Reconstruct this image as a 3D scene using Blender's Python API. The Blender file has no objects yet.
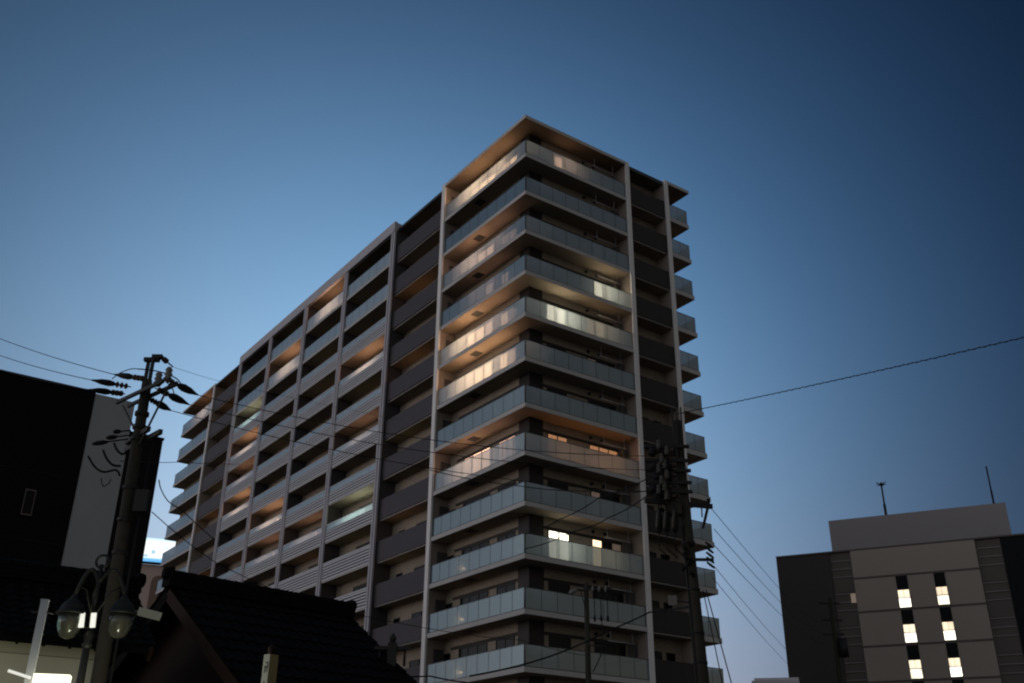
import bpy, math, random
from mathutils import Vector, Matrix
R = math.radians
random.seed(7)
sc = bpy.context.scene
col = sc.collection

# ------------------------------------------------------------------ camera
F_PX, PITCH, ROLL = 1006.13, R(25.82), R(0.508)
cd = bpy.data.cameras.new("camera")
cd.sensor_width = 36.0
cd.lens = F_PX / 1024 * 36.0
cd.clip_end = 4000
cam = bpy.data.objects.new("camera", cd)
col.objects.link(cam)
c, s = math.cos(PITCH), math.sin(PITCH)
r0, u0, f0 = Vector((1, 0, 0)), Vector((0, -s, c)), Vector((0, c, s))
cr, sr = math.cos(ROLL), math.sin(ROLL)
CR, CU, CF = r0 * cr + u0 * sr, -r0 * sr + u0 * cr, f0
EYE = Vector((0, 0, 1.6))
m = Matrix((CR, CU, -CF)).transposed().to_4x4()
m.translation = EYE
cam.matrix_world = m
sc.camera = cam

# ------------------------------------------------------------------ world (dusk sky)
w = bpy.data.worlds.new("World")
sc.world = w
w.use_nodes = True
nt = w.node_tree
N, L = nt.nodes, nt.links
bg = N["Background"]
tc = N.new("ShaderNodeTexCoord")
sep = N.new("ShaderNodeSeparateXYZ")
L.new(tc.outputs["Generated"], sep.inputs[0])

def mth(op, a, b=None, clamp=False):
    n = N.new("ShaderNodeMath")
    n.operation = op
    n.use_clamp = clamp
    for i, v in enumerate((a, b)):
        if v is None:
            continue
        if isinstance(v, (int, float)):
            n.inputs[i].default_value = v
        else:
            L.new(v, n.inputs[i])
    return n.outputs[0]

def rng(v, a, b):
    n = N.new("ShaderNodeMapRange")
    n.interpolation_type = 'SMOOTHSTEP'
    n.inputs[1].default_value = a
    n.inputs[2].default_value = b
    L.new(v, n.inputs[0])
    return n.outputs[0]

def mixc(f, a, b):
    n = N.new("ShaderNodeMix")
    n.data_type = 'RGBA'
    L.new(f, n.inputs[0])
    for k, v in ((6, a), (7, b)):
        if isinstance(v, tuple):
            n.inputs[k].default_value = v
        else:
            L.new(v, n.inputs[k])
    return n.outputs[2]

X, Y, Z = sep.outputs
zc = mth('MAXIMUM', Z, 0.03)
xc = mth('MINIMUM', mth('MAXIMUM', X, -0.6), 0.62)
FIT = [(-0.459, 0.166, -5.919, -2.074, -7.199), (-0.668, 2.72, -7.417, -1.733, -6.621), (-0.616, 3.731, -7.545, -1.418, -5.863)]
comb = N.new("ShaderNodeCombineXYZ")
for i, (a_, b_, c_, d_, e_) in enumerate(FIT):
    t = mth('ADD', mth('MULTIPLY', zc, b_), a_)
    t = mth('ADD', t, mth('MULTIPLY', mth('MULTIPLY', zc, zc), c_))
    t = mth('ADD', t, mth('MULTIPLY', xc, d_))
    t = mth('ADD', t, mth('MULTIPLY', mth('MULTIPLY', xc, xc), e_))
    L.new(mth('EXPONENT', t), comb.inputs[i])
SUN_AZ, SUN_EL = -95.0, 1.0
sky = N.new("ShaderNodeTexSky")
sky.sky_type = 'NISHITA'
sky.sun_disc = False
sky.sun_elevation = R(SUN_EL)
sky.sun_rotation = R(SUN_AZ)
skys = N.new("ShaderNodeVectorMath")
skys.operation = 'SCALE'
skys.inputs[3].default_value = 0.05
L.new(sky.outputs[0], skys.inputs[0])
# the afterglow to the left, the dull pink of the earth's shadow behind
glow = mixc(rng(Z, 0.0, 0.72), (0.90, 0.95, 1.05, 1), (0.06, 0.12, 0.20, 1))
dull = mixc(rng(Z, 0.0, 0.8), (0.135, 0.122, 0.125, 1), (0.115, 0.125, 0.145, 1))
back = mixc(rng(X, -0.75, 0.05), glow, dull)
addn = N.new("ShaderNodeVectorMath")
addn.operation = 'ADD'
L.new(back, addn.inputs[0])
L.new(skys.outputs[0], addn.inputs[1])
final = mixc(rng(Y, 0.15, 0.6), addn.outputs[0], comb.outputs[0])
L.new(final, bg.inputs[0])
bg.inputs[1].default_value = 1.0

sd = bpy.data.lights.new("sun", 'SUN')
sd.energy = 0.12
sd.angle = R(20)
sd.color = (1.0, 0.90, 0.84)
sun = bpy.data.objects.new("sun", sd)
col.objects.link(sun)
sdir = Vector((math.sin(R(SUN_AZ)) * math.cos(R(6)), math.cos(R(SUN_AZ)) * math.cos(R(6)), math.sin(R(6))))
sun.rotation_euler = sdir.to_track_quat('Z', 'Y').to_euler()

vs = sc.view_settings
vs.view_transform = 'Standard'
vs.look = 'None'
vs.exposure = 0.0
vs.gamma = 1.0
vs.use_curve_mapping = False
sc.cycles.use_denoising = True
sc.cycles.max_bounces = 8
sc.cycles.transparent_max_bounces = 16
sc.cycles.pixel_filter_type = 'BLACKMAN_HARRIS'
sc.cycles.filter_width = 2.1

# ------------------------------------------------------------------ pixel ray -> place in the world
def ray(x, y):
    d = CR * ((x - 512) / F_PX) + CU * (-(y - 341.5) / F_PX) + CF
    return d.normalized()
def ptr(x, y, r):            # at horizontal distance r
    d = ray(x, y)
    return EYE + d * (r / math.hypot(d.x, d.y))
def ptz(x, y, z):            # at height z
    d = ray(x, y)
    return EYE + d * ((z - 1.6) / d.z)

# ------------------------------------------------------------------ materials
def mat(name, base, rough=0.7, var=0.12, scale=3.0, metal=0.0, bump=0.0, spec=0.15):
    M = bpy.data.materials.new(name)
    M.use_nodes = True
    n, l = M.node_tree.nodes, M.node_tree.links
    p = n["Principled BSDF"]
    p.inputs["Roughness"].default_value = rough
    p.inputs["Metallic"].default_value = metal
    p.inputs["Specular IOR Level"].default_value = spec
    t = n.new("ShaderNodeTexCoord")
    no = n.new("ShaderNodeTexNoise")
    no.inputs["Scale"].default_value = scale
    no.inputs["Detail"].default_value = 5
    l.new(t.outputs["Object"], no.inputs["Vector"])
    mx = n.new("ShaderNodeMix")
    mx.data_type = 'RGBA'
    mx.inputs[6].default_value = tuple(v * (1 - var) for v in base) + (1,)
    mx.inputs[7].default_value = tuple(min(1, v * (1 + var)) for v in base) + (1,)
    l.new(no.outputs["Fac"], mx.inputs[0])
    l.new(mx.outputs[2], p.inputs["Base Color"])
    if bump:
        b = n.new("ShaderNodeBump")
        b.inputs["Strength"].default_value = bump
        b.inputs["Distance"].default_value = 0.02
        l.new(no.outputs["Fac"], b.inputs["Height"])
        l.new(b.outputs[0], p.inputs["Normal"])
    return M

def brickmat(name, base, mortar, bw, bh, rough=0.6, ms=0.006):
    M = mat(name, base, rough)
    n, l = M.node_tree.nodes, M.node_tree.links
    p = n["Principled BSDF"]
    br = n.new("ShaderNodeTexBrick")
    br.inputs["Color1"].default_value = tuple(v * 0.85 for v in base) + (1,)
    br.inputs["Color2"].default_value = tuple(v * 1.12 for v in base) + (1,)
    br.inputs["Mortar"].default_value = tuple(mortar) + (1,)
    br.inputs["Scale"].default_value = 1.0
    br.inputs["Mortar Size"].default_value = ms
    br.inputs["Brick Width"].default_value = bw
    br.inputs["Row Height"].default_value = bh
    t = [q for q in n if q.type == 'TEX_COORD'][0]
    sp = n.new("ShaderNodeSeparateXYZ")
    l.new(t.outputs["Object"], sp.inputs[0])
    ad = n.new("ShaderNodeMath")
    l.new(sp.outputs[0], ad.inputs[0])
    l.new(sp.outputs[1], ad.inputs[1])
    cb = n.new("ShaderNodeCombineXYZ")
    l.new(ad.outputs[0], cb.inputs[0])
    l.new(sp.outputs[2], cb.inputs[1])
    l.new(cb.outputs[0], br.inputs["Vector"])
    l.new(br.outputs["Color"], p.inputs["Base Color"])
    return M

def glassmat(name, frost, tint, frostcol, rough=0.04, thru=0.75, ior=1.95):
    M = bpy.data.materials.new(name)
    M.use_nodes = True
    n, l = M.node_tree.nodes, M.node_tree.links
    n.remove(n["Principled BSDF"])
    out = n["Material Output"]
    tr = n.new("ShaderNodeBsdfTransparent")
    tr.inputs[0].default_value = tuple(tint) + (1,)
    df = n.new("ShaderNodeBsdfDiffuse")
    df.inputs[0].default_value = tuple(frostcol) + (1,)
    tl = n.new("ShaderNodeBsdfTranslucent")
    tl.inputs[0].default_value = tuple(frostcol) + (1,)
    m0 = n.new("ShaderNodeMixShader")
    m0.inputs[0].default_value = thru
    l.new(df.outputs[0], m0.inputs[1])
    l.new(tl.outputs[0], m0.inputs[2])
    m1 = n.new("ShaderNodeMixShader")
    m1.inputs[0].default_value = frost
    l.new(tr.outputs[0], m1.inputs[1])
    l.new(m0.outputs[0], m1.inputs[2])
    gl = n.new("ShaderNodeBsdfGlossy")
    gl.inputs["Roughness"].default_value = rough
    gl.inputs[0].default_value = (0.80, 0.95, 1.0, 1)
    fr = n.new("ShaderNodeFresnel")
    fr.inputs[0].default_value = ior
    m2 = n.new("ShaderNodeMixShader")
    l.new(fr.outputs[0], m2.inputs[0])
    l.new(m1.outputs[0], m2.inputs[1])
    l.new(gl.outputs[0], m2.inputs[2])
    l.new(m2.outputs[0], out.inputs[0])
    return M

def clearmat(name, tint):
    M = bpy.data.materials.new(name)
    M.use_nodes = True
    n, l = M.node_tree.nodes, M.node_tree.links
    n.remove(n["Principled BSDF"])
    tr = n.new("ShaderNodeBsdfTransparent")
    tr.inputs[0].default_value = tuple(tint) + (1,)
    l.new(tr.outputs[0], n["Material Output"].inputs[0])
    return M

def emit(name, colr, strength, curtain=0.0, scale=9.0):
    M = bpy.data.materials.new(name)
    M.use_nodes = True
    n, l = M.node_tree.nodes, M.node_tree.links
    p = n["Principled BSDF"]
    p.inputs["Base Color"].default_value = (0.3, 0.3, 0.3, 1)
    p.inputs["Emission Color"].default_value = tuple(colr) + (1,)
    p.inputs["Emission Strength"].default_value = strength
    p.inputs["Roughness"].default_value = 0.2
    if curtain:
        t = n.new("ShaderNodeTexCoord")
        no = n.new("ShaderNodeTexNoise")
        no.inputs["Scale"].default_value = 1.0
        no.inputs["Detail"].default_value = 2
        mp = n.new("ShaderNodeMapping")
        mp.inputs["Scale"].default_value = (scale, scale, 0.5)
        l.new(t.outputs["Object"], mp.inputs[0])
        l.new(mp.outputs[0], no.inputs["Vector"])
        mr = n.new("ShaderNodeMapRange")
        mr.inputs[1].default_value = 0.3
        mr.inputs[2].default_value = 0.7
        mr.inputs[3].default_value = strength * (1 - curtain)
        mr.inputs[4].default_value = strength * (1 + curtain)
        l.new(no.outputs["Fac"], mr.inputs[0])
        l.new(mr.outputs[0], p.inputs["Emission Strength"])
    return M

M = {}
M['pil'] = mat('pale pilaster paint', (0.74, 0.71, 0.68), 0.75, 0.06, 1.0)
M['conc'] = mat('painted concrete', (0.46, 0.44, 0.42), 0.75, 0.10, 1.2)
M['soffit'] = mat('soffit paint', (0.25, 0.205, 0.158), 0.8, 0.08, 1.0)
M['roofsoffit'] = mat('roof soffit darkened', (0.125, 0.10, 0.075), 0.8, 0.08, 1.0)  # soffit paint with shade put into its colour, offsets strong window light
M['tile'] = brickmat('cream wall tile', (0.29, 0.245, 0.19), (0.225, 0.19, 0.155), 0.24, 0.07)
M['darktile'] = brickmat('dark wall tile', (0.030, 0.025, 0.024), (0.018, 0.016, 0.016), 0.24, 0.07, 0.45)
M['darkpanel'] = mat('dark balcony panel', (0.060, 0.053, 0.060), 0.55, 0.08, 0.6)
M['brownpanel'] = mat('brown balcony panel', (0.034, 0.029, 0.027), 0.55, 0.10, 0.6)
M['finside'] = mat('tan fin side', (0.27, 0.225, 0.19), 0.75, 0.08, 1.0)
M['fin'] = mat('shaded fin render', (0.075, 0.066, 0.066), 0.7, 0.1, 0.8)  # recess shadow put into the colour of the post fins
M['post'] = mat('grey mauve render', (0.42, 0.405, 0.43), 0.7, 0.08, 0.8)
M['slat'] = mat('grey aluminium slat', (0.60, 0.60, 0.63), 0.5, 0.05, 2.0, 0.0)
M['rail'] = mat('dark bronze aluminium', (0.05, 0.055, 0.06), 0.4, 0.05, 2.0, 0.5)
M['glass'] = glassmat('balcony glass', 0.92, (0.76, 0.80, 0.82), (0.225, 0.262, 0.285), 0.05, 0.84, 2.35)
M['paleglass'] = glassmat('glass with sky sheen', 0.95, (0.8, 0.84, 0.86), (0.48, 0.575, 0.635), 0.06, 0.45, 2.2)  # grazing sky reflection put into the paler frost colour
M['clear'] = clearmat('clear back of laminated glass', (0.97, 0.98, 0.98))
M['wglass'] = mat('window glass', (0.006, 0.006, 0.007), 0.10, 0.05, 1.0, 0.0, 0.0, 0.12)
M['frame'] = mat('window frame', (0.030, 0.029, 0.028), 0.5, 0.05)
M['lintel'] = mat('dark lintel', (0.035, 0.032, 0.030), 0.6, 0.05)
M['door'] = mat('service door', (0.09, 0.085, 0.08), 0.5, 0.05)
M['vent'] = mat('dark vent cap', (0.02, 0.02, 0.02), 0.5, 0.05)
WARM, ORANGE, WHITE, GREEN, PINK = (1.0, 0.66, 0.36), (1.0, 0.47, 0.17), (1.0, 0.93, 0.72), (0.86, 1.0, 0.70), (1.0, 0.66, 0.50)
M['e_white'] = emit('window lit white', WHITE, 3.0, 0.15)
M['e_bright'] = emit('window lit bright', (1.0, 0.74, 0.45), 1.8, 0.3)
M['e_lamp3'] = emit('room behind curtain bright', (1.0, 0.60, 0.34), 11.5, 0.35)
M['e_lampw'] = emit('room white', (1.0, 0.86, 0.62), 8.0, 0.3)
M['e_lamp2'] = emit('room behind curtain warm', (1.0, 0.58, 0.37), 5.5, 0.35)
M['e_lamp1'] = emit('room behind curtain dim', (1.0, 0.58, 0.42), 2.0, 0.35)
M['e_warm'] = emit('window lit warm', (1.0, 0.60, 0.34), 1.3, 0.35)
M['e_orange'] = emit('window lit orange', (1.0, 0.44, 0.17), 0.32, 0.4)
M['e_dim'] = emit('window lit dim', (1.0, 0.62, 0.40), 0.06, 0.5)
M['e_lampg'] = emit('room pale green', (0.84, 0.95, 0.76), 4.5, 0.2)
M['e_green'] = emit('window lit pale green', (0.80, 0.95, 0.70), 1.0, 0.2)
M['l_orange'] = emit('orange lamp glass', ORANGE, 38.0)  # glow for the lamps hidden behind the railings
M['l_dimorange'] = emit('dim orange lamp glass', ORANGE, 18.0)
M['l_olive'] = emit('dim yellow lamp glass', (1.0, 0.80, 0.36), 10.0)
M['l_glow'] = emit('added panel glow', (1.0, 0.42, 0.15), 36.0)  # added emitter, stands for window glow on the glass panels
M['l_low'] = emit('small added lamp', (1.0, 0.62, 0.30), 5.0)
M['l_green'] = emit('pale green lamp glass', (0.85, 1.0, 0.55), 28.0)
M['l_warm'] = emit('warm lamp glass', (1.0, 0.55, 0.26), 22.0)
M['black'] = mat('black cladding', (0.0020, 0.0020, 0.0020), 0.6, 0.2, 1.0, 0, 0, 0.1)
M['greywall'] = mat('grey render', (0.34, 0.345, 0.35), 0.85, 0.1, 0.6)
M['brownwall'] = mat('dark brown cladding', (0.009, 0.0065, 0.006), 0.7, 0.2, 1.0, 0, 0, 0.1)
M['kawara'] = mat('smoked roof tile', (0.0045, 0.0045, 0.0050), 0.7, 0.35, 4.0, 0, 0, 0.03)
M['oldwood'] = mat('old brown timber', (0.026, 0.014, 0.010), 0.8, 0.25, 4.0)
M['redwall'] = mat('dark red wall', (0.012, 0.004, 0.003), 0.8, 0.25, 1.5)
M['creamwall'] = brickmat('cream siding', (0.50, 0.50, 0.38), (0.26, 0.26, 0.19), 6.0, 0.55, 0.8, 0.012)
M['pole'] = mat('utility pole concrete', (0.034, 0.031, 0.024), 0.85, 0.3, 5.0)
M['steel'] = mat('dark galvanised steel', (0.012, 0.011, 0.011), 0.6, 0.2, 6.0, 0.0, 0, 0.3)
M['rubber'] = mat('black cable', (0.006, 0.006, 0.007), 0.7, 0.1, 6.0, 0, 0, 0.2)
M['porcelain'] = mat('porcelain', (0.16, 0.15, 0.135), 0.25, 0.2, 12.0)
M['dullpor'] = mat('weathered porcelain', (0.060, 0.056, 0.050), 0.5, 0.4, 9.0)
M['brownpor'] = mat('brown porcelain', (0.05, 0.032, 0.028), 0.4, 0.2, 12.0)
M['white'] = mat('white paint', (0.50, 0.53, 0.55), 0.5, 0.06, 6.0)
M['lampmetal'] = mat('green black lamp metal', (0.0045, 0.0055, 0.0045), 0.6, 0.2, 8.0, 0.0, 0, 0.3)
M['globe'] = glassmat('lamp globe', 0.50, (0.60, 0.60, 0.48), (0.12, 0.12, 0.095), 0.12, 0.5, 1.45)
M['asphalt'] = mat('asphalt', (0.05, 0.05, 0.052), 0.9, 0.25, 3.0)
M['ground'] = mat('paved ground', (0.15, 0.12, 0.09), 0.9, 0.2, 0.4)
M['kerb'] = mat('kerb stone', (0.30, 0.29, 0.28), 0.85, 0.1, 2.0)
M['line'] = mat('road paint', (0.75, 0.75, 0.72), 0.7, 0.1, 5.0)
M['hotel'] = mat('hotel panel', (0.36, 0.295, 0.245), 0.8, 0.06, 0.08)
M['hoteldark'] = mat('hotel dark wing', (0.060, 0.051, 0.045), 0.7, 0.12, 0.1)
M['hotelblack'] = mat('hotel black wing', (0.005, 0.005, 0.005), 0.7, 0.12, 0.1, 0, 0, 0.2)
M['hotelstrip'] = mat('hotel louvre strip', (0.12, 0.098, 0.085), 0.7, 0.15, 0.3)
M['hotelstone'] = mat('hotel penthouse', (0.285, 0.255, 0.25), 0.8, 0.06, 0.1)
M['e_hotel'] = emit('stair window light', (1.0, 0.92, 0.74), 2.6)
M['e_hoteltop'] = emit('stair window blind', (1.0, 0.85, 0.60), 1.25)
M['e_hotelb'] = emit('stair window light b', (1.0, 0.90, 0.66), 1.6, 0.35, 1.2)
M['e_hotelc'] = emit('stair window light c', (1.0, 0.95, 0.82), 2.4, 0.3, 1.2)
M['e_hoteltopb'] = emit('stair window blind b', (1.0, 0.80, 0.54), 1.05, 0.3, 1.2)
M['e_hoteldim'] = emit('room window dim', (1.0, 0.72, 0.5), 0.13)
M['e_sign'] = emit('lit sign face', (1.0, 0.94, 0.66), 2.2)
M['e_tube'] = emit('small tube light', (1.0, 1.0, 0.90), 0.75)
M['pinkwall'] = mat('pale pink wall', (0.62, 0.47, 0.40), 0.85, 0.06, 0.2)
M['brownpaint'] = mat('brown panel', (0.24, 0.16, 0.12), 0.8, 0.1, 0.3)
M['paleroof'] = mat('pale roof', (0.85, 0.78, 0.78), 0.8, 0.06, 0.4)
M['ink'] = mat('black lettering', (0.03, 0.03, 0.03), 0.7, 0.1, 8.0)
M['signyellow'] = mat('yellowed sign side', (0.22, 0.175, 0.08), 0.7, 0.1, 5.0)
M['signwhite'] = mat('white sign face', (0.19, 0.20, 0.18), 0.7, 0.1, 5.0)

# ------------------------------------------------------------------ mesh helpers
class MB:
    def __init__(self):
        self.v, self.f, self.mi, self.mats, self.smooth = [], [], [], [], []
    def slot(self, m):
        if m not in self.mats:
            self.mats.append(m)
        return self.mats.index(m)
    def add(self, vs, fs, m, smooth=False):
        o = len(self.v)
        self.v += [tuple(p) for p in vs]
        k = self.slot(m)
        for f in fs:
            self.f.append(tuple(i + o for i in f))
            self.mi.append(k)
            self.smooth.append(smooth)
        return self
    def box(self, a, b, m, mx=None):
        (x0, y0, z0), (x1, y1, z1) = a, b
        vs = [(x0, y0, z0), (x1, y0, z0), (x1, y1, z0), (x0, y1, z0), (x0, y0, z1), (x1, y0, z1), (x1, y1, z1), (x0, y1, z1)]
        if mx is not None:
            vs = [tuple(mx @ Vector(p)) for p in vs]
        return self.add(vs, [(0, 3, 2, 1), (4, 5, 6, 7), (0, 1, 5, 4), (1, 2, 6, 5), (2, 3, 7, 6), (3, 0, 4, 7)], m)
    def sheet(self, a, b, outer, gm='glass'):          # laminated pane: frosted film on the outer face, clear behind
        (x0, y0, z0), (x1, y1, z1) = a, b
        vs = [(x0, y0, z0), (x1, y0, z0), (x1, y1, z0), (x0, y1, z0), (x0, y0, z1), (x1, y0, z1), (x1, y1, z1), (x0, y1, z1)]
        fs = {'b': (0, 3, 2, 1), 't': (4, 5, 6, 7), '-y': (0, 1, 5, 4), '+x': (1, 2, 6, 5), '+y': (2, 3, 7, 6), '-x': (3, 0, 4, 7)}
        self.add(vs, [fs[outer]], M[gm])
        return self.add(vs, [f for k, f in fs.items() if k != outer], M['clear'])
    def beam(self, p, q, w_, h, m, up=(0, 0, 1)):
        p, q = Vector(p), Vector(q)
        d = (q - p).normalized()
        sx = d.cross(Vector(up))
        if sx.length < 1e-4:
            sx = d.cross(Vector((1, 0, 0)))
        sx.normalize()
        uz = sx.cross(d)
        vs = []
        for e in (p, q):
            for i, j in ((-1, -1), (1, -1), (1, 1), (-1, 1)):
                vs.append(e + sx * (i * w_ / 2) + uz * (j * h / 2))
        return self.add(vs, [(0, 1, 2, 3), (7, 6, 5, 4), (0, 4, 5, 1), (1, 5, 6, 2), (2, 6, 7, 3), (3, 7, 4, 0)], m)
    def prism(self, poly, z0, z1, m, mbot=None):
        n = len(poly)
        vs = [(x, y, z0) for x, y in poly] + [(x, y, z1) for x, y in poly]
        self.add(vs, [tuple(range(n, 2 * n))] + [(i, (i + 1) % n, (i + 1) % n + n, i + n) for i in range(n)], m)
        self.add(vs[:n], [tuple(reversed(range(n)))], mbot or m)
        return self
    def lathe(self, p, q, prof, m, n=12):      # prof: (t along p->q in 0..1, radius)
        p, q = Vector(p), Vector(q)
        d = q - p
        k = d.normalized()
        a = k.cross(Vector((0, 0, 1)))
        if a.length < 1e-3:
            a = Vector((1, 0, 0))
        a.normalize()
        b = k.cross(a)
        vs, fs = [], []
        for t, r_ in prof:
            for i in range(n):
                g = 2 * math.pi * i / n
                vs.append(p + d * t + (a * math.cos(g) + b * math.sin(g)) * r_)
        for j in range(len(prof) - 1):
            for i in range(n):
                i2 = (i + 1) % n
                fs.append((j * n + i, j * n + i2, (j + 1) * n + i2, (j + 1) * n + i))
        fs.append(tuple(reversed(range(n))))
        fs.append(tuple(range((len(prof) - 1) * n, len(prof) * n)))
        return self.add(vs, fs, m, True)
    def tube(self, pts, r_, m, n=6):
        pts = [Vector(p) for p in pts]
        vs, fs = [], []
        for i, p in enumerate(pts):
            d = (pts[min(i + 1, len(pts) - 1)] - pts[max(i - 1, 0)]).normalized()
            a = d.cross(Vector((0, 0, 1)))
            if a.length < 1e-3:
                a = Vector((1, 0, 0))
            a.normalize()
            b = d.cross(a)
            for k in range(n):
                g = 2 * math.pi * k / n
                vs.append(p + (a * math.cos(g) + b * math.sin(g)) * r_)
        for i in range(len(pts) - 1):
            for k in range(n):
                k2 = (k + 1) % n
                fs.append((i * n + k, i * n + k2, (i + 1) * n + k2, (i + 1) * n + k))
        fs.append(tuple(reversed(range(n))))
        fs.append(tuple(range((len(pts) - 1) * n, len(pts) * n)))
        return self.add(vs, fs, m, True)
    def build(self, name, parent=None, loc=None):
        me = bpy.data.meshes.new(name)
        me.from_pydata(self.v, [], self.f)
        for mm in self.mats:
            me.materials.append(mm)
        me.polygons.foreach_set("material_index", self.mi)
        me.polygons.foreach_set("use_smooth", self.smooth)
        me.update()
        o = bpy.data.objects.new(name, me)
        col.objects.link(o)
        if parent:
            o.parent = parent
        if loc is not None:
            o.location = loc
        return o

def tag(o, label, cat, group=None):
    o["label"] = label
    o["category"] = cat
    if group:
        o["group"] = group
    return o
def empty(name, label, cat, loc=(0, 0, 0), rz=0.0, group=None):
    o = bpy.data.objects.new(name, None)
    o.empty_display_size = 0.5
    col.objects.link(o)
    o.location = loc
    o.rotation_euler = (0, 0, rz)
    return tag(o, label, cat, group)
def copy_part(o, parent, loc):
    n = o.copy()
    col.objects.link(n)
    n.parent = parent
    n.location = loc
    for ch in list(o.children):
        k = ch.copy()
        col.objects.link(k)
        k.parent = n
    return n

# ------------------------------------------------------------------ ground
g = MB().add([(-900, -600, 0), (900, -600, 0), (900, 1500, 0), (-900, 1500, 0)], [(0, 1, 2, 3)], M['ground']).build('ground')
g['kind'] = 'structure'
rd = MB().add([(-300, 2, .004), (300, 2, .004), (300, 11, .004), (-300, 11, .004)], [(0, 1, 2, 3)], M['asphalt']).build('road')
rd['kind'] = 'structure'
kb = MB().box((-300, 11, 0), (300, 11.18, .13), M['kerb']).build('kerb')
kb['kind'] = 'structure'
ln = MB()
for i in range(-20, 20):
    ln.add([(i * 8, 6.4, .008), (i * 8 + 4, 6.4, .008), (i * 8 + 4, 6.55, .008), (i * 8, 6.55, .008)], [(0, 1, 2, 3)], M['line'])
ln.build('road_marking')['kind'] = 'structure'

# ------------------------------------------------------------------ apartment building (local x along the right face, y along the left face)
apt = empty('apartment_building', 'tall apartment building with glass balconies wrapping its corner, some rooms lit', 'apartment building', (0.795, 55.046, 0), R(35.506))
TOP = 12
def zl(k): return 9.27 + 3.0 * (k - 1)
D = 1.25                       # balcony depth
SLAB = 0.27
ROOF = 45.08                   # soffit of the roof
UL, UR, UE = 8.95, 13.13, 15.15
DEEP = 14.6
b = MB()
b.prism([(D, D), (UR - .02, D), (UR - .02, 67.0), (D, 67.0)], 0, ROOF + 0.02, M['tile'])
b.build('wall', apt)
# corner column in dark tile
b = MB()
b.prism([(D - .06, D - .06), (D + 1.0, D - .06), (D + 1.0, D + .01), (D + .01, D + .01), (D + .01, D + 1.0), (D - .06, D + 1.0)], 0, ROOF - .003, M['darktile'])
b.build('corner_column', apt)
# party fins
def fin(x0, y0, x1, y1, z1, name='pilaster', mm='pil'):
    b = MB()
    if x1 - x0 < y1 - y0:          # front looks towards -y
        b.box((x0, y0, 0), (x1, y0 + .14, z1), M[mm])
        b.box((x0 + .02, y0 + .141, 0), (x1 - .02, y1, z1 - .02), M['finside'])
    else:
        b.box((x0, y0, 0), (x0 + .14, y1, z1), M[mm])
        b.box((x0 + .141, y0 + .02, 0), (x1, y1 - .02, z1 - .02), M['finside'])
    b.build(name, apt)
fin(UL, -.10, UL + .33, D - .003, 45.36)
fin(12.83, -.10, UR, D - .003, 45.36)
fin(-.10, 10.08, D - .003, 10.50, 45.40)
fin(-.06, 57.4, D - .003, 57.75, 45.40)
POSTS = [17.68, 25.86, 33.92, 41.90, 49.62]
for py in POSTS:
    b = MB()
    b.box((-.20, py - .26, 0), (-.06, py - .03, 44.848), M['post'])
    b.box((-.24, py + .03, 0), (-.06, py + .26, 44.848), M['post'])
    b.box((-.061, py - .20, 0), (D - .003, py + .20, 45.018), M['fin'])
    b.build('frame_post', apt)
b = MB()
b.box((-.26, POSTS[0] - .26, 44.85), (-.003, POSTS[-1] + .26, 45.74), M['post'])
b.box((-.003, POSTS[0] - .20, 45.02), (.4, POSTS[-1] + .20, 45.70), M['post'])
for py in (POSTS[0], POSTS[-1]):
    b.box((.405, py - .19, 45.02), (D - .01, py + .19, 45.30), M['fin'])
b.build('frame_beam', apt)
# roof slabs
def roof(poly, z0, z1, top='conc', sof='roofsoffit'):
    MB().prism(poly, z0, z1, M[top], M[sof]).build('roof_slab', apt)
roof([(-.10, -.10), (UL, -.10), (UL, 10.08), (-.10, 10.08)], ROOF, 45.34)
roof([(UL + .33, .12), (12.83, .12), (12.83, 9.0), (UL + .33, 9.0)], ROOF - .05, 45.30, 'rail')
roof([(UR, -.10), (UE + .18, -.10), (UE + .18, 7.0), (UR, 7.0)], ROOF, 45.34)
roof([(.12, 10.50), (6.0, 10.50), (6.0, POSTS[0] - .203), (.12, POSTS[0] - .203)], ROOF - .055, 45.25, 'rail')
roof([(.0, POSTS[0] + .201), (D - .004, POSTS[0] + .201), (D - .004, POSTS[-1] - .201), (.0, POSTS[-1] - .201)], 44.85, 45.015)
roof([(.0, POSTS[-1] + .262), (6.0, POSTS[-1] + .262), (6.0, 57.4), (.0, 57.4)], ROOF - .02, 45.25, 'rail')
roof([(-.10, 57.75), (13.0, 57.75), (13.0, 67.5), (-.10, 67.5)], ROOF, 45.30)

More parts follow.
